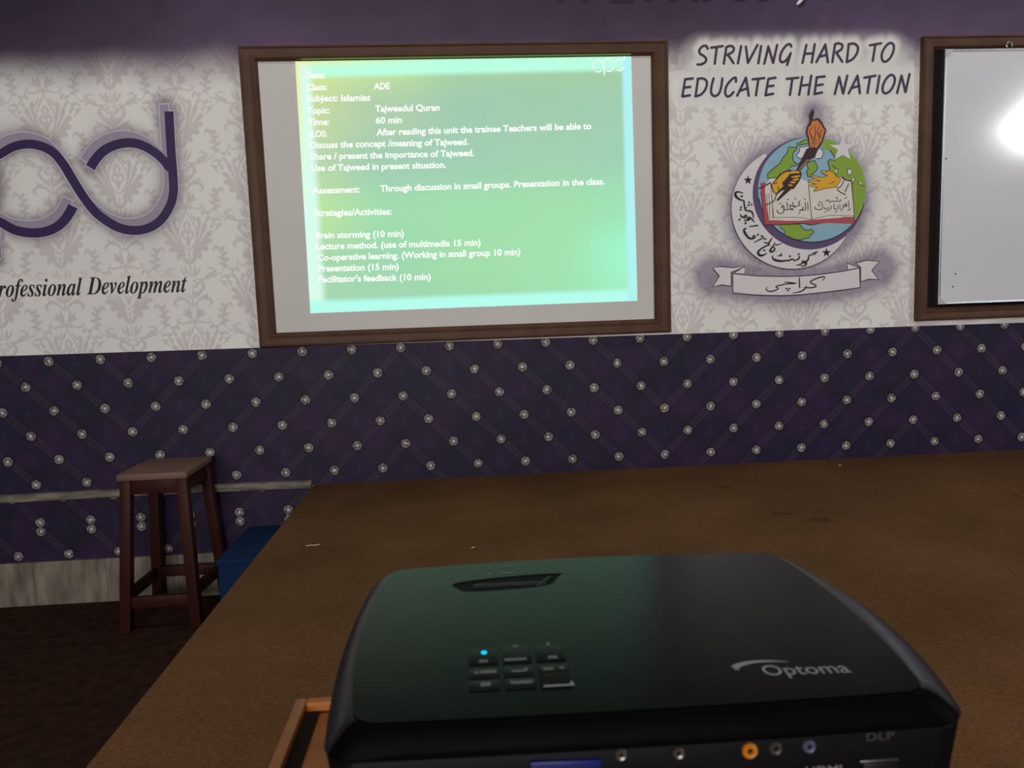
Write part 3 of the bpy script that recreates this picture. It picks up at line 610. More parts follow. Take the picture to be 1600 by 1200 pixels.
# ribbon
rb_out = Print(); rb = Print()
band_ = z7([(230, 215), (230, 385), (400, 403), (560, 410), (700, 410), (850, 402), (1000, 386), (1200, 362), (1365, 338), (1360, 165), (1200, 195), (1000, 222), (850, 235), (700, 240), (450, 236)])
tails = [z7([(50, 165), (110, 150), (230, 160), (335, 150), (240, 195), (215, 200), (215, 325), (130, 315), (50, 328), (110, 235)]), z7([(1370, 160), (1330, 120), (1420, 95), (1535, 105), (1470, 185), (1530, 265), (1440, 265), (1370, 285)]), z7([(238, 210), (335, 150), (338, 220)]), z7([(1250, 120), (1355, 160), (1255, 182)])]
for q in [band_] + tails: rb_out.stroke(q, 1.5, close=True, sm=False)
for q in tails + [band_]: rb.poly(q)
cp('ribbon_outline', rb_out, i_brown, .0044); cp('ribbon', rb, i_cream, .0041)
rt = Print()
for q, wd in (([(1030, 275), (1050, 248), (1028, 243), (960, 264), (922, 288), (935, 302), (970, 318), (965, 332), (930, 340), (872, 340)], (1, 1.8, 2, 2, 1.8, 2, 2, 2)), ([(885, 325), (870, 352), (830, 375), (765, 388)], (1.4, 2, 2, 1)), ([(822, 250), (826, 338)], (1.6, 2.2)), ([(690, 290), (740, 294), (792, 300)], (1.2, 1.8, 1.6)), ([(775, 304), (715, 305), (655, 318), (612, 330), (635, 346), (600, 366), (555, 373), (526, 355), (535, 335)], (1.8, 1.8, 1.8, 1.6, 1.8, 2, 2, 1.6, .8))): rt.stroke(z7(q), wd)
for q in ((708, 348), (735, 348), (721, 364)): x, y = z7([q])[0]; rt.disc(x, y, 1.6, n=6)
cp('ribbon_lettering', rt, i_black, .0048)

# ------------------------------------------------------------------ framed boards
m_frame = mat('walnut_moulding', (84, 58, 43), .5, .2, .16, 10, .08, 90, stretch=(1, 1, 1))
m_frame.node_tree.nodes['Principled BSDF'].inputs['Roughness'].default_value = .5
def moulding(x0, x1, z0, z1, prof, kx=1.0, kz=1.0):
    """prof: list of (inward offset, depth from wall)"""
    m_ = MB(); n = len(prof); R = []
    for cx, cz, sx, sz in ((x0, z0, 1, 1), (x1, z0, -1, 1), (x1, z1, -1, -1), (x0, z1, 1, -1)):
        R.append([(cx + sx * d * kx, -y, cz + sz * d * kz) for d, y in prof])
    f = []
    for i in range(4):
        j = (i + 1) % 4
        for k in range(n): f.append((i * n + k, i * n + (k + 1) % n, j * n + (k + 1) % n, j * n + k))
    return m_.add([p for r in R for p in r], f)
PROF = [(0, .0025), (0, .022), (.004, .030), (.010, .031), (.016, .027), (.040, .024), (.054, .026), (.060, .023), (.064, .015), (.069, .013), (.069, .0025)]
board = tag(empty('screen_board', (1.766, 0, 1.08)), 'white board in a brown wooden frame carrying the projected green slide', 'board')
local(moulding(.878, 2.654, 1.080, 2.308, PROF, 1.05, .87).build('frame', m_frame), board)
m_panel = mat('matt_white_board', (211, 207, 201), .5, .3, .03, 3)
local(MB().box(.945, 2.588, -.0115, -.0025, 1.134, 2.255).build('panel', m_panel), board)

# projected slide
def slide_mat(bake):
    m = bpy.data.materials.new('projected_light'); m.use_nodes = True; nt = m.node_tree; b = nt.nodes['Principled BSDF']
    a = nt.nodes.new('ShaderNodeVertexColor'); a.layer_name = 'light'; b.inputs['Base Color'].default_value = (.01, .01, .01, 1)
    b.inputs['Roughness'].default_value = .8; b.inputs['Specular IOR Level'].default_value = .1
    nt.links.new(a.outputs[0], b.inputs['Emission Color']); b.inputs['Emission Strength'].default_value = 1; return m
slide = tag(empty('projected_slide', (1.80, -.012, 1.22)), 'glowing green lesson-plan slide with white text projected on the framed board', 'projection')
def slide_grid():
    nx, nz = 240, 180; c00, c10, c11, c01 = (wp(x, y, .0125) for x, y in ((485, 489.5), (996, 470), (986, 82.5), (461, 94)))
    U_, V_ = np.meshgrid(np.linspace(0, 1, nx), np.linspace(0, 1, nz))
    X = (c00[0] * (1 - U_) + c10[0] * U_) * (1 - V_) + (c01[0] * (1 - U_) + c11[0] * U_) * V_
    Z = (c00[2] * (1 - U_) + c10[2] * U_) * (1 - V_) + (c01[2] * (1 - U_) + c11[2] * U_) * V_
    Z = np.minimum(Z, 2.2468)
    ctrl = [[(163, 216, 178), (160, 212, 176), (158, 218, 172), (160, 226, 178), (160, 240, 196)],     # bottom row
            [(168, 214, 172), (158, 216, 175), (162, 222, 170), (163, 226, 176), (160, 246, 205)],
            [(190, 228, 160), (160, 220, 174), (160, 222, 174), (161, 223, 172), (158, 226, 184)],
            [(186, 216, 168), (162, 205, 178), (160, 206, 178), (160, 208, 174), (158, 208, 180)],
            [(200, 218, 158), (176, 206, 172), (160, 203, 174), (160, 204, 173), (160, 205, 176)],
            [(212, 236, 150), (196, 228, 152), (166, 208, 164), (162, 206, 160), (162, 206, 164)]]
    K = np.array([[lin(c) for c in r] for r in ctrl]); gi = U_ * 4; gj = V_ * 5
    i = np.minimum(gi.astype(int), 3); j = np.minimum(gj.astype(int), 4); fx = (gi - i); fz = (gj - j)
    fx = (fx * fx * (3 - 2 * fx))[..., None]; fz = (fz * fz * (3 - 2 * fz))[..., None]
    Cc = (K[j, i] * (1 - fx) + K[j, i + 1] * fx) * (1 - fz) + (K[j + 1, i] * (1 - fx) + K[j + 1, i + 1] * fx) * fz
    Wd, Hd = 1.40, 1.03
    def edge_(d, w_, soft): return np.clip((w_ - d) / soft + .5, 0, 1)
    eT, eB, eL, eR = edge_((1 - V_) * Hd, .068, .03), edge_(V_ * Hd, .050, .03), edge_(U_ * Wd, .060, .040), edge_((1 - U_) * Wd, .040, .02)
    for e, c in ((eT, (186, 255, 226)), (eL, (216, 252, 236)), (eB, (180, 252, 236)), (eR, (176, 242, 240))):
        e = (e * e * (3 - 2 * e))[..., None]; Cc = Cc * (1 - e) + np.array(lin(c)) * e
    # warm outer fringe near the upper left corner, white lower right corner
    o = np.exp(-((1 - V_) * Hd / .022) ** 2) * np.clip(1 - U_ * 2.2, 0, 1); o = np.maximum(o, np.exp(-(U_ * Wd / .016) ** 2) * np.clip(V_ * 2 - .9, 0, 1))[..., None]
    Cc = Cc * (1 - o) + np.array(lin((236, 240, 160))) * o
    o = np.exp(-((1 - V_) * Hd / .012) ** 2)[..., None] * np.clip(U_ * 2.2, 0, 1)[..., None] * .6; Cc = Cc * (1 - o) + np.array(lin((150, 220, 170))) * o
    n = X.size; me = bpy.data.meshes.new('light_field'); q = (np.arange(nz - 1)[:, None] * nx + np.arange(nx - 1)[None]).ravel()
    F = np.stack([q, q + 1, q + nx + 1, q + nx], 1)
    me.from_pydata(np.stack([X.ravel(), np.full(n, -.0125), Z.ravel()], 1).tolist(), [], F.tolist())
    at = me.color_attributes.new('light', 'FLOAT_COLOR', 'POINT'); at.data.foreach_set('color', np.concatenate([Cc.reshape(-1, 3), np.ones((n, 1))], 1).ravel().astype(np.float32))
    return local(link('light_field', me, slide_mat(0)), slide)
slide_grid()
e_white = emit('white_light', (250, 255, 250), 1.0)
TXT = [('Date:', 478, 122.5, 508, 122), ('Class:', 478, 141, 511, 140.4), ('ADE', 584, 139.5, 609, 138.8), ('Subject:', 479, 158.5, 528, 157.8), ('Islamiat', 533, 158, 579, 157), ('Topic:', 480, 177.5, 515, 177),
       ('Tajweedul Quran', 586, 174.5, 687, 172.5), ('Time:', 481, 195.5, 514, 195), ('60 min', 587, 193, 628, 192), ('ILOS:', 484, 214, 511, 213.4), ('After reading this unit the trainee Teachers will be able to', 588, 211.5, 924, 201.5),
       ('Discuss the concept /meaning of Tajweed.', 484, 231.5, 732, 226), ('Share / present the importance of Tajweed.', 485, 249.5, 741, 243.5), ('Use of Tajweed in present situation.', 486, 267.5, 697, 262),
       ('Assessment:', 488, 302.5, 562, 300.5), ('Through discussion in small groups. Presentation in the class.', 594, 299.5, 945, 288), ('Strategies/Activities:', 491, 337.5, 612, 335),
       ('Brain storming (10 min)', 493, 372.5, 631, 369.5), ('Lecture method. (use of multimedia 15 min)', 494, 389.8, 751, 383.5), ('Co-operative learning. (Working in small group 10 min)', 496, 407.2, 813, 398.2),
       ('Presentation (15 min)', 497, 424.2, 623, 421), ("Facilitator's feedback (10 min)", 498, 441.2, 673, 437)]
for t in TXT:
    pr = Print(); text_px(pr, t[0], *t[1:], 10.2, bold=.032); local(pr.build('text_line', e_white, None, .0135), slide)
sl = Print()
for q, wd in (([(958, 71), (950, 71), (950, 71)], .1),): pass
z9 = lambda pts: [(x / 10 + 900, y / 10 + 70) for x, y in pts]
for q in ([(400, 260), (340, 235), (285, 270), (268, 320), (280, 385)], [(310, 415), (350, 425), (395, 405)], [(415, 250), (440, 360), (442, 470)], [(430, 245), (500, 225), (560, 260)], [(480, 405), (540, 410), (590, 350)], [(610, 280), (660, 225), (720, 245)], [(645, 390), (690, 405), (755, 345)], [(752, 186), (752, 240)]): sl.stroke(z9(q), 1.8)
local(sl.build('corner_logo', e_white, None, .0135), slide)
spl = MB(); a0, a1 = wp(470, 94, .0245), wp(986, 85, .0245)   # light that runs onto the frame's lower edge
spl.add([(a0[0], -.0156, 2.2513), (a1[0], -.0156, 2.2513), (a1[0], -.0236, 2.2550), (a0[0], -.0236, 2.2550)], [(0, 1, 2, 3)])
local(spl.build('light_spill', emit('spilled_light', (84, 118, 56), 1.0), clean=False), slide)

# whiteboard in its own frame
X0 = 3.770
bf = tag(empty('board_surround', (X0 + .89, 0, 1.087)), 'empty brown wooden frame around the hung whiteboard at right', 'frame')
local(moulding(X0, X0 + 1.776, 1.087, 2.310, [(d * .8, y) for d, y in PROF]).build('frame', m_frame), bf)
local(MB().box(X0 + .05, X0 + 1.726, -.005, -.0022, 1.137, 2.26).build('backing', mat('dark_backing', (30, 22, 20), .8, .2, .1, 8)), bf)
wb = tag(empty('whiteboard', (4.7, -.03, 1.15)), 'glossy whiteboard with thin aluminium edge hung inside the right frame', 'whiteboard')
m_wb = mat('glossy_white', (220, 219, 224), .12, .5, .02, 3)
wx0, wx1, wz0, wz1 = 3.862, 5.46, 1.156, 2.252
local(MB().box(wx0 + .004, wx1 - .004, -.030, -.012, wz0 + .004, wz1 - .004).build('writing_surface', m_wb), wb)
m_alu = mat('aluminium', (150, 152, 156), .35, .5, .05, 40, metal=.9)
local(moulding(wx0, wx1, wz0, wz1, [(0, .006), (0, .033), (.003, .035), (.009, .034), (.010, .029), (.010, .006)]).build('edge_trim', m_alu), wb)
for (cx, cz) in ((wx0 + .012, wz0 + .012), (wx0 + .012, wz1 - .012)):
    sx = 1; sz = 1 if cz < 1.7 else -1
    local(MB().add([(cx - .010, -.0355, cz - sz * .010), (cx + .028, -.0355, cz - sz * .010), (cx - .010, -.0355, cz + sz * .028), (cx - .010, -.030, cz - sz * .010), (cx + .028, -.030, cz - sz * .010), (cx - .010, -.030, cz + sz * .028)], [(0, 1, 2), (3, 5, 4), (0, 3, 4, 1), (1, 4, 5, 2), (2, 5, 3, 0)]).build('corner_cap', mat('grey_plastic', (188, 186, 188), .5)), wb)
hx = on_plane(1577, 75, 1, -.037)
ring = [(hx[0] + .013 * math.cos(t), -.037, wz1 + .010 + .014 * math.sin(t)) for t in np.linspace(-.6, math.pi + .6, 16)]
hk = local(MB().tube(ring, .0028, 8).build('hanging_ring', mat('bright_metal', (205, 200, 196), .3, .5, metal=.8), smooth=True), wb)
for px_, py_ in ((1478, 248), (1489, 448), (1493, 428)):
    q = on_plane(px_, py_, 1, -.0305); local(MB().box(q[0] - .003, q[0] + .003, -.0308, -.030, q[2] - .003, q[2] + .003).build('ink_speck', i_black), wb)

# ------------------------------------------------------------------ stage, step, trunking, scraps
stage = tag(empty('stage_platform', (3.8, -1.1, 0)), 'low stage platform covered in worn brown carpet below the boards', 'stage')
SZ = .471
local(MB().box(1.062, 8.0, -2.30, -.004, SZ - .012, SZ).build('carpet', m_carpet, bevel=.004, seg=2), stage)
local(MB().box(1.068, 8.0, -2.294, -.004, 0, SZ - .012).build('base', mat('stage_side_wood', (70, 52, 38), .8, .2, .1, 6)), stage)
pts = [on_plane(x, y, 2, SZ + .001) for x, y in ((1446, 716), (1470, 727), (1510, 741), (1560, 758), (1610, 782), (1680, 820))]
local(MB().tube([tuple(p) for p in pts], .0028, 6).build('carpet_seam', mat('worn_carpet_seam', (122, 90, 60), .95, .1, .1, 30)), stage)
m_stain = mat('dark_stain', (84, 56, 34), .95, .1, .2, 60)
for cx, cy, rx, ry in ((1221, 802, 17, 2.6), (1281, 812, 20, 3.2), (1130, 760, 14, 1.8), (1238, 712, 34, 2.5)):
    k = MB(); n = 22; rr = [1 + .22 * math.sin(3 * t + cx) + .12 * math.sin(7 * t) for t in np.linspace(0, 2 * math.pi, n, endpoint=False)]
    v = [on_plane(cx + rx * rr[i] * math.cos(2 * math.pi * i / n), cy + ry * rr[i] * math.sin(2 * math.pi * i / n), 2, SZ + .0006) for i in range(n)]
    local(k.add([tuple(p) for p in v], [tuple(range(n))]).build('stain', m_stain), stage)

m_blue = mat('blue_carpet', (24, 46, 82), .95, .1, .15, 40, .4, 200)
st = tag(empty('stage_step', (.9, -.22, 0)), 'low step covered in dark blue carpet between the stool and the stage', 'step')
local(MB().box(.772, 1.060, -.455, -.016, .286, .302).build('tread', m_blue, bevel=.004), st)
local(MB().box(.778, 1.060, -.449, -.016, 0, .286).build('riser', m_blue), st)

m_trunk = mat('painted_trunking', (96, 86, 78), .6, .25, .3, 9, stretch=(1, 1, 5), col2=(146, 136, 124), detail=7)
tr = tag(empty('cable_trunking', (0, 0, .455)), 'grimy pale cable trunking running along the wall behind the stool', 'trunking')
mt = MB(); R_ = []
for i in range(30):
    x = -3.2 + i * (4.255 / 29); dz = .006 * math.sin(x * 2.1) - .010 * (x - .4) / 1.4
    R_.append([(x, -.0025, .456 + dz), (x, -.020, .458 + dz), (x, -.027, .463 + dz), (x, -.028, .480 + dz), (x, -.024, .488 + dz), (x, -.012, .492 + dz), (x, -.0025, .492 + dz)])
local(mt.rings(R_).build('channel', m_trunk, smooth=True), tr)

m_paper = mat('white_scrap', (210, 205, 190), .8)
def scrap(px_, py_, s, label, shape, cat):
    p = on_plane(px_, py_, 2, SZ); k = MB()
    v = [(p[0] + dx * s, p[1] + dy * s, SZ + .0003 + h) for dx, dy, h in shape]; n = len(v)
    k.add(v + [(x, y, z + .0012) for x, y, z in v], [tuple(range(n - 1, -1, -1)), tuple(range(n, 2 * n))] + [(i, (i + 1) % n, n + (i + 1) % n, n + i) for i in range(n)])
    return tag(k.build('litter_scrap', m_paper), label, cat)
scrap(739, 856, .006, 'tiny white paper scrap on the stage carpet just beyond the projector', [(-1, -.6, 0), (.2, -1, .001), (1.2, .7, .002), (.3, 1.2, 0), (-.6, .4, 0)], 'litter')
scrap(1312, 727, .006, 'tiny white fleck on the stage carpet close to the wall below the crest', [(-1, -1, 0), (1, -.7, 0), (.6, 1, 0), (-.8, .6, 0)], 'litter')
a = [on_plane(x, y, 2, SZ + .0015) for x, y in ((478, 853), (486, 851.5), (493, 852), (500, 850))]
tag(MB().tube([tuple(p) for p in a], .0012, 6).build('thread', m_paper), 'short pale thread lying on the stage carpet near its left edge', 'thread')

# ------------------------------------------------------------------ stool
m_seat = mat('worn_seat_wood', (112, 84, 72), .55, .4, .18, 7, .1, 60, stretch=(1, 6, 1))
m_stool = mat('dark_red_brown_wood', (58, 26, 22), .5, .16, .2, 6, .06, 60, stretch=(3, 3, .6))
stool = tag(empty('stool', (.518, -.2, 0)), 'square dark wooden stool standing by the wall left of the stage', 'stool')
def beam(a, b, w0, w1, d0=None, d1=None):
    a, b = Vector(a), Vector(b); d0 = d0 or w0; d1 = d1 or w1
    q = lambda c, w_, d: [(c.x - w_ / 2, c.y - d / 2, c.z), (c.x + w_ / 2, c.y - d / 2, c.z), (c.x + w_ / 2, c.y + d / 2, c.z), (c.x - w_ / 2, c.y + d / 2, c.z)]
    return MB().hexa(q(a, w0, d0), q(b, w1, d1))
top = {'fl': (.424, -.338), 'fr': (.634, -.338), 'bl': (.424, -.085), 'br': (.634, -.085)}
foot = {'fl': (.372, -.343), 'fr': (.640, -.333), 'bl': (.384, -.055), 'br': (.672, -.060)}
SH = .632
for k in top: local(beam((*foot[k], 0), (*top[k], SH - .026), .042, .040).build('leg', m_stool, bevel=.003), stool)
def at(k, z): t = z / (SH - .026); return (foot[k][0] + (top[k][0] - foot[k][0]) * t, foot[k][1] + (top[k][1] - foot[k][1]) * t, z)
def rail(k1, k2, z, h, th, name):
    a, b = Vector(at(k1, z)), Vector(at(k2, z)); d = (b - a).normalized(); n = Vector((-d.y, d.x, 0)).normalized() * th / 2
    a2, b2 = a + d * .012, b - d * .012; up = Vector((0, 0, h / 2))
    local(MB().hexa([a2 - n - up, b2 - n - up, b2 + n - up, a2 + n - up], [a2 - n + up, b2 - n + up, b2 + n + up, a2 + n + up]).build(name, m_stool, bevel=.002), stool)
for k1, k2, z in (('fl', 'fr', .116), ('fl', 'bl', .140), ('fr', 'br', .145), ('bl', 'br', .140)): rail(k1, k2, z, .044, .022, 'stretcher')
for k1, k2 in (('fl', 'fr'), ('fl', 'bl'), ('fr', 'br'), ('bl', 'br')): rail(k1, k2, SH - .055, .058, .020, 'apron')
seat_b = [(.396, -.366), (.660, -.366), (.656, -.058), (.394, -.058)]
local(MB().hexa([(x, y, SH - .026) for x, y in seat_b], [(x, y, SH + (.0)) for x, y in seat_b]).build('seat', m_seat, bevel=.005, seg=3), stool)

# ------------------------------------------------------------------ tray table
m_tray = mat('orange_brown_varnish', (174, 106, 54), .42, .22, .12, 5, .05, 50, stretch=(1, 8, 1))
m_tleg = mat('table_leg_wood', (128, 78, 46), .45, .45, .12, 5)
RZ = .923; p0 = on_plane(463, 1091, 2, RZ); TX0, TY1 = p0[0], p0[1]; TX1, TY0 = 2.045, TY1 - .42
table = tag(empty('tray_table', ((TX0 + TX1) / 2, (TY0 + TY1) / 2, 0)), 'orange-brown wooden table with raised rim under the black projector', 'table')
TF = RZ - .0085; RW = .0092
local(MB().box(TX0, TX1, TY0, TY1, TF - .018, TF).build('tabletop', m_tray, bevel=.001), table)
for nm, bx in (('rim', (TX0, TX0 + RW, TY0, TY1)), ('rim', (TX1 - RW, TX1, TY0, TY1)), ('rim', (TX0 + RW, TX1 - RW, TY1 - RW, TY1)), ('rim', (TX0 + RW, TX1 - RW, TY0, TY0 + RW))):
    local(MB().box(*bx, TF + .0003, RZ).build(nm, m_tray, bevel=.0018), table)
local(MB().box(TX0 + RW, TX0 + RW + .0115, TY0 + RW, TY1 - RW - .001, TF, TF + .0012).build('dark_strip', mat('dark_strip_brown', (34, 22, 18), .8, .1, .1, 40)), table)  # flat dark brown strip on the tray floor along the left rim
for x in (TX0 + .03, TX1 - .03):
    for y in (TY0 + .03, TY1 - .03): local(beam((x, y, 0), (x, y, TF - .018), .034, .044).build('leg', m_tleg, bevel=.002), table)

# ------------------------------------------------------------------ projector
PT = 1.0322 - TF                                   # height of its top above the table
PR = Matrix.Rotation(-.012, 4, 'Z') @ Matrix.Rotation(-.03, 4, 'X') @ Matrix.Rotation(.003, 4, 'Y')   # rear end propped up on its feet
PJ = empty('projector'); PJ.location = Vector((1.828, -2.807, 1.0322)) - PR.to_3x3() @ Vector((0, 0, PT)); PJ.rotation_euler = PR.to_euler()
tag(PJ, 'black projector with glossy top, keypad and blue power light in the foreground', 'projector')
m_body = mat('matt_black_plastic', (13, 12, 14), .5, .1, .06, 60, .05, 900)
m_rim = mat('black_lid_plastic', (6, 5, 6), .55, .04, .05, 40); m_bez = mat('satin_grey_plastic', (26, 25, 30), .34, .34, .05, 40)
m_gloss = mat('glossy_black_top', (4, 4, 5), .25, .085, .05, 4)
m_key = mat('keypad_black', (15, 15, 16), .45, .12, .05, 50); m_mark = mat('grey_print', (112, 116, 114), .5, .2)
m_logo = mat('silver_print', (150, 162, 156), .4, .5, .03, 30); m_hole = mat('well_black', (10, 9, 12), .6, .05); m_ring = mat('focus_ring_plastic', (34, 32, 36), .45, .2)
def outline(he, hm, y0, y1, z, r=.014, rf=None, n=9, bow=.0085):
    """barrel-sided rounded plan outline, counter-clockwise; bow pushes the near and far edges out"""
    rf = rf or r; pts = []
    def wx(y): t = (y - y0) / (y1 - y0) * 2 - 1; return he + (hm - he) * (1 - t * t)
    def ybow(x, s, rr): return bow * (.25 if s < 0 else 1) * max(0, 1 - (x / (he - rr)) ** 2) * s
    for cx, cy, a0, rr in ((1, y0, -90, r), (1, y1, 0, rf), (-1, y1, 90, rf), (-1, y0, 180, r)):
        for k in range(n):
            a = math.radians(a0 + 90 * k / (n - 1)); xx = cx * (he - rr) + rr * math.cos(a); yc = (y0 + rr) if cy == y0 else (y1 - rr); yy_ = yc + rr * math.sin(a)
            pts.append((xx, yy_))
        if (cx, cy) == (1, y0) or (cx, cy) == (-1, y1):          # side barrel points
            rng = np.linspace(y0 + r, y1 - rf, 12)[1:-1]
            if cx == -1: rng = rng[::-1]
            pts += [(cx * he, y) for y in rng]
        else:
            rng = np.linspace(-he + rf, he - rf, 14)[1:-1]
            if cx == 1: rng = rng[::-1]
            pts += [(x, cy) for x in rng]
    out = []
    for x, y in pts:
        k = wx(min(max(y, y0), y1)) / he; yy_ = y + (ybow(x, -1, r) if y <= y0 + 1e-6 else ybow(x, 1, rf) if y >= y1 - 1e-6 else 0)
        out.append((x * k, (yy_ - .0105) * .871, z))
    return out
B0 = .014
widen0 = lambda ring, d: [(x + (d * (.22 + 1.3 * max(0, 1 - (y / .11) ** 2)) if x > 0 else 0), y, z) for x, y, z in ring]
body = MB().rings([widen0(r_, .0085) for r_ in [outline(.150, .158, -.102, .118, B0), outline(.155, .163, -.107, .124, B0 + .006), outline(.158, .166, -.1115, .130, PT - .04), outline(.1618, .1692, -.1125, .131, PT - .0165), outline(.1608, .1680, -.1118, .1305, PT - .0155)]], True, True)
body.build('casing', m_body, PJ, smooth=True)
widen = lambda ring, d: [(x + (d * (.22 + 1.3 * max(0, 1 - (y / .11) ** 2)) if x > 0 else 0), y, z) for x, y, z in ring]
LR = [outline(.1618, .1690, -.112, .1308, PT - .0153), outline(.1626, .1700, -.113, .1315, PT - .0135), outline(.1612, .1686, -.1122, .1308, PT - .0105, r=.015), outline(.1545, .1635, -.1085, .1285, PT - .0035, r=.014), outline(.1500, .1594, -.1055, .1262, PT - .0006, r=.013), outline(.1480, .1575, -.1045, .1255, PT - .0004, r=.012)]
LR = [widen(r_, d) for r_, d in zip(LR, (.009, .009, .0085, .005, .0015, 0))]
lid, trl, trr = MB(), MB(), MB(); n = len(LR[0])
def pick(cx, cy): return lid if (abs(cx) < .150 or cy < -.100) else (trl if cx < 0 else trr)
for i in range(len(LR) - 1):
    for k in range(n):
        q = [LR[i][k], LR[i][(k + 1) % n], LR[i + 1][(k + 1) % n], LR[i + 1][k]]
        m2 = LR[2][k], LR[2][(k + 1) % n]; t = lid if i == 0 else pick((m2[0][0] + m2[1][0]) / 2, (m2[0][1] + m2[1][1]) / 2); t.add(q, [(0, 1, 2, 3)])
lid.add(LR[-1], [tuple(range(n))])
def weld(o):
    bm = bmesh.new(); bm.from_mesh(o.data); bmesh.ops.remove_doubles(bm, verts=bm.verts, dist=1e-6); bmesh.ops.recalc_face_normals(bm, faces=bm.faces)
    if sum(f.normal.z * f.calc_area() for f in bm.faces) < 0: bmesh.ops.reverse_faces(bm, faces=bm.faces)
    bm.to_mesh(o.data); bm.free()
    for p in o.data.polygons: p.use_smooth = True
    try: o.data.set_sharp_from_angle(angle=math.radians(40))
    except Exception: pass
weld(lid.build('lid_rim', m_rim, PJ)); weld(trl.build('side_trim', m_bez, PJ)); weld(trr.build('side_trim', m_bez, PJ))
# glossy top with an opening for the zoom ring
def top_panel():
    bm = bmesh.new(); o1 = [bm.verts.new(p) for p in outline(.1478, .1572, -.1043, .1263, PT + .0004, r=.012)]
    hole = smooth_pts([(-.0985, .0700), (-.060, .0775), (-.0225, .0790), (-.0225, .0745), (-.032, .0590), (-.058, .0545), (-.088, .0535), (-.0970, .0590)], 4, True)
    o2 = [bm.verts.new((x, y, PT + .0004)) for x, y in hole]; E_ = []
    for L_ in (o1, o2):
        for i in range(len(L_)): E_.append(bm.edges.new((L_[i], L_[(i + 1) % len(L_)])))
    bmesh.ops.triangle_fill(bm, use_beauty=True, use_dissolve=False, edges=E_)
    bmesh.ops.recalc_face_normals(bm, faces=bm.faces)
    if bm.faces and sum(f.normal.z for f in bm.faces) < 0: bmesh.ops.reverse_faces(bm, faces=bm.faces)
    me = bpy.data.meshes.new('top_panel'); bm.to_mesh(me); bm.free(); link('top_panel', me, m_gloss, PJ)
    return hole
hole = top_panel()
# the opening is a dark raised well seen through the panel; the lid below it is cut by a dark floor
wl = MB().rings([[(x, y, PT + .0005) for x, y in hole], [(x * .97 - .0018, .067 + (y - .067) * .9, PT - .0001) for x, y in hole]], False, True)
well = wl.build('zoom_opening', m_hole, PJ)
rg = MB().tube([(-.086 + i * .0088, .0640 + .0008 * (i % 2), PT - .0037) for i in range(7)], .0046, 14)
rg.build('zoom_ring', m_ring, well, smooth=True)
MB().hexa([(-.042, .0575, PT), (-.037, .0575, PT), (-.0275, .0735, PT), (-.031, .0735, PT)], [(-.041, .058, PT + .0012), (-.038, .058, PT + .0012), (-.028, .073, PT + .0012), (-.030, .073, PT + .0012)]).build('zoom_lever', m_ring, well, bevel=.0003)
def flat(name, m, parent, polys, z, th=.00025):
    k = MB()
    for q in polys:
        n = len(q); k.add([(x, y, z) for x, y in q] + [(x, y, z + th) for x, y in q], [tuple(range(n - 1, -1, -1)), tuple(range(n, 2 * n))] + [(i, (i + 1) % n, n + (i + 1) % n, n + i) for i in range(n)])
    return k.build(name, m, parent)
def rect(cx, cy, w_, h): return [(cx - w_ / 2, cy - h / 2), (cx + w_ / 2, cy - h / 2), (cx + w_ / 2, cy + h / 2), (cx - w_ / 2, cy + h / 2)]
ZP = PT + .0005
flat('zoom_mark', m_mark, PJ, [rect(-.0733, .0834, .0022, .0016), rect(-.0482, .0853, .0024, .0016), rect(-.0600, .0842, .012, .0010), rect(-.0734, .0960, .0018, .0014), rect(-.0475, .0968, .0018, .0014), rect(-.0605, .0963, .011, .0008)], ZP)
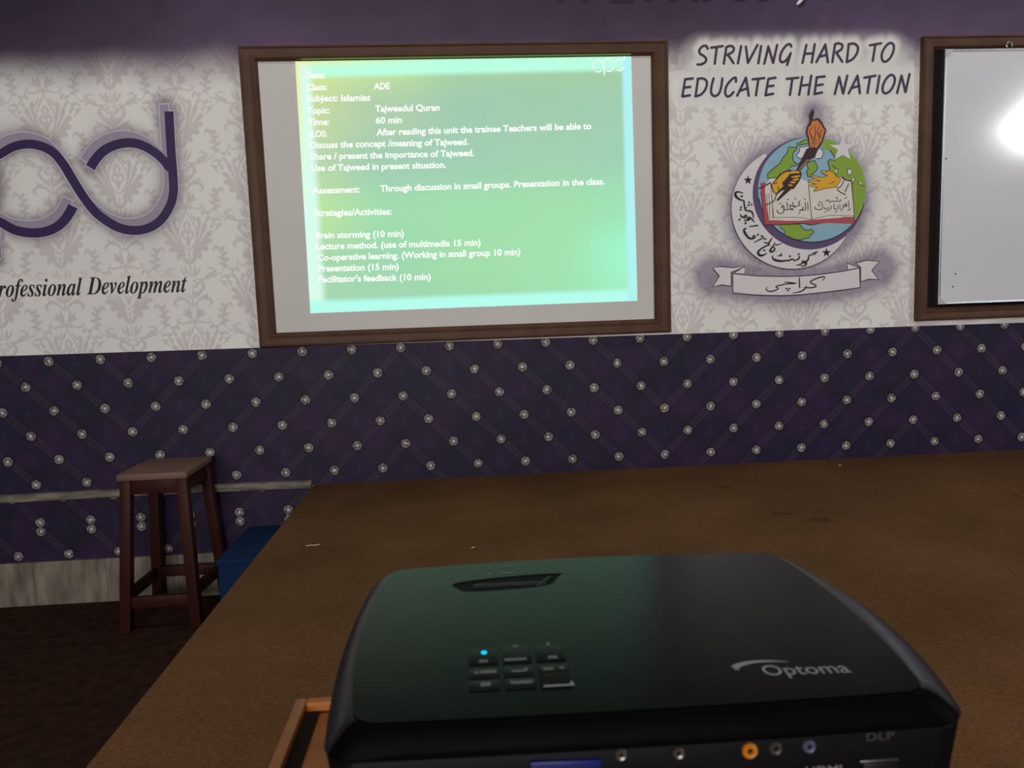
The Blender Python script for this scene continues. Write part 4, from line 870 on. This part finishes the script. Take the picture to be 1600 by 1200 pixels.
# keypad
KX, KY = (-.0815, -.0620, -.0424), (-.0410, -.0588, -.0712)
for r in range(3):
    for c in range(3):
        hgt = .0105 if r else .0190
        q = rect(KX[c], KY[r] + (.0015 if r == 0 else 0), .0170, hgt)
        zt = .0012
        kb = MB().hexa([(x, y, PT + .0003) for x, y in q], [(x * .97 + KX[c] * .03, y * .97 + KY[r] * .03, PT + zt + (.0018 if (r, c) == (2, 2) and y > KY[r] else 0)) for x, y in q]).build('key', m_key, PJ, bevel=.0006)
        zz = PT + zt + .0001
        if r == 0 and c == 0:
            flat('key_mark', m_mark, kb, [rect(KX[0], -.0462, .0050, .0024)], zz)
        elif r == 0 and c == 1: flat('key_mark', m_mark, kb, [[(KX[1] - .0024, -.0300), (KX[1], -.0332), (KX[1] + .0024, -.0300)], rect(KX[1] - .001, -.0462, .013, .0020)], zz)
        elif r == 0: flat('key_mark', m_mark, kb, [rect(KX[2], -.0300, .0018, .0036), rect(KX[2] + .001, -.0460, .0055, .0026)], zz)
        elif (r, c) == (1, 0): flat('key_mark', m_mark, kb, [[(KX[0] - .0058, KY[1]), (KX[0] - .003, KY[1] + .0016), (KX[0] - .003, KY[1] - .0016)], rect(KX[0] + .0025, KY[1] + .0005, .009, .0028)], zz)
        elif (r, c) == (1, 1): flat('key_mark', m_mark, kb, [rect(KX[1], KY[1] - .0005, .008, .0013), rect(KX[1] + .0042, KY[1] + .001, .0014, .0034)], zz)
        elif (r, c) == (1, 2): flat('key_mark', m_mark, kb, [rect(KX[2] - .003, KY[1], .0055, .0028), rect(KX[2] + .0048, KY[1] + .0003, .0024, .0024)], zz)
        elif (r, c) == (2, 0): flat('key_mark', m_mark, kb, [rect(KX[0] + .0005, KY[2], .0055, .0036)], zz)
        elif (r, c) == (2, 1): flat('key_mark', m_mark, kb, [rect(KX[1] + .001, KY[2], .011, .0024), rect(KX[1] - .0045, KY[2] + .0006, .0022, .0022)], zz)
        else: flat('key_edge', m_logo, kb, [rect(KX[2] + .0008, KY[2] - .0056, .0165, .0010), [(KX[2] + .0078, KY[2] - .005), (KX[2] + .0090, KY[2] - .005), (KX[2] + .0070, KY[2] + .004), (KX[2] + .0058, KY[2] + .004)]], PT + .0014)
ld = MB().rings([[(KX[0] + .0006 + .0017 * s * math.cos(t), -.0365 + .0017 * s * math.sin(t), PT + h) for t in np.linspace(0, 2 * math.pi, 16, endpoint=False)] for s, h in ((1, .0010), (1, .0016), (.6, .0020))])
tag(ld.build('power_light', emit('blue_led', (0, 190, 255), 1.6), PJ), 'small glowing blue light')
# maker's mark on the lid
class FlatText:
    def __init__(s): s.v, s.f = [], []
ft = Print(); text_px(ft, 'Optoma', 0, 0, .0472, 0, .0112, bold=.004)
ang = -.035; ca, sa = math.cos(ang), math.sin(ang)
sw = Print().stroke([(-.0146, .0092), (-.0100, .0124), (-.002, .0148), (.008, .0150), (.018, .0134)], (.0042, .0036, .0026, .0018, .0003)).stroke([(-.0142, .0088), (-.0122, .0074)], (.0036, .0018))
def put(pr, name, m, parent, z):
    V = [(.0718 + x * ca - (-y) * sa * 1, -.0772 + x * sa + (-y) * ca, z) for x, y in pr.v]
    me = bpy.data.meshes.new(name); me.from_pydata(V, [], pr.f); return link(name, me, m, parent)
put(ft, 'maker_lettering', m_logo, PJ, ZP + .0001)
sw.v = [(x, -y) for x, y in sw.v]; put(sw, 'maker_swoosh', m_logo, PJ, ZP + .0001)
# rear sockets (they face the camera)
YB = -.1069
def rbox(name, m, parent, x0, x1, z0, z1, out=.002, inn=.004, bev=.0004):
    return MB().box(x0, x1, YB - out, YB + inn, PT + z0, PT + z1).build(name, m, parent, bevel=bev)
m_vga = mat('blue_socket', (20, 30, 100), .4, .4); m_yel = mat('yellow_socket', (205, 122, 22), .4, .4); m_steel = mat('steel', (130, 122, 118), .35, .5, metal=.8)
m_socket = mat('socket_black', (18, 17, 19), .4, .4)
vg = MB(); q = [(-.0610, -.0182), (-.0245, -.0190), (-.0270, -.0310), (-.0590, -.0310)]
vg.add([(x, YB - .004, PT + z) for x, z in q] + [(x, YB + .004, PT + z) for x, z in q], [(0, 1, 2, 3), (7, 6, 5, 4), (0, 4, 5, 1), (1, 5, 6, 2), (2, 6, 7, 3), (3, 7, 4, 0)])
vg.build('monitor_socket', m_vga, PJ, bevel=.001)
def ringy(name, m, x, z, r, hole_m=None, out=.0025, tube=.4):
    k = MB().rings([[(x + r * s * math.cos(t), YB - h, PT + z + r * s * math.sin(t)) for t in np.linspace(0, 2 * math.pi, 18, endpoint=False)] for s, h in ((1, -.003), (1, out), (.8, out + .0008), (.42, out + .0004), (.36, .001))])
    return k.build(name, m, PJ, smooth=True)
ringy('screw_post', m_steel, -.0150, -.0180, .0030); ringy('screw_post', m_steel, .0141, -.0190, .0030)
ringy('video_socket', m_yel, .0504, -.0200, .0040, out=.003); ringy('audio_socket', mat('grey_socket', (62, 58, 56), .4), .0637, -.0198, .0034); ringy('round_socket', mat('pale_socket', (84, 84, 112), .35), .0811, -.0199, .0034)
rbox('vent_slot', m_ring, PJ, -.0990, -.0855, -.0172, -.0158, out=.0008)
rbox('port_plate', m_socket, PJ, .1095, .1272, -.0390, -.0312); rbox('port_rim', m_steel, PJ, .1083, .1284, -.0312, -.0302, out=.0012)
def rear_text(txt, x0, x1, z, h, name, m):
    t = Print(); text_px(t, txt, x0, 0, x1, 0, h, bold=.01)
    me = bpy.data.meshes.new(name); me.from_pydata([(x, YB - .0012, PT + z - y) for x, y in t.v], [], t.f); return link(name, me, m, PJ)
m_rl = mat('rear_print', (58, 55, 55), .5)
rear_text('HDMI', .0798, .0985, -.0352, .0040, 'socket_lettering', mat('white_print', (120, 118, 116), .5)); rear_text('DLP', .1114, .1259, -.0196, .0044, 'badge_lettering', m_rl)
for x, w_ in ((.0490, .007), (.0640, .009), (.0820, .011), (-.002, .010)): rbox('socket_mark', m_rl, PJ, x - w_ / 2, x + w_ / 2, -.0262, -.0250, out=.0003)
for x in (-.125, .125):
    for y in (-.075, .075): MB().tube([(x, y, .0008 + .03 * (.0138 + 1.1732 * y) + .003 * x), (x, y, B0 + .004)], .010, 14).build('foot', m_socket, PJ)
# lens on the far side
MB().rings([[(-.060 + .024 * s * math.cos(t), .1005 + h, PT - .045 + .024 * s * math.sin(t)) for t in np.linspace(0, 2 * math.pi, 24, endpoint=False)] for s, h in ((1, 0), (1, .012), (.85, .013), (.8, .006))]).build('lens', mat('lens_glass', (20, 24, 34), .08, .6), PJ, smooth=True)

# the casing widens towards the lens end
for o in [PJ] + list(PJ.children_recursive):
    if o.type != 'MESH': continue
    for v in o.data.vertices:
        x, y = v.co.x, v.co.y
        v.co.x = .0021 + x * (1.0277 + .3099 * y + .0934 * y * y) + .0164 * y
        v.co.y = .0138 + 1.1732 * y + .354 * y * y - .0056 * x - .0369 * x * y
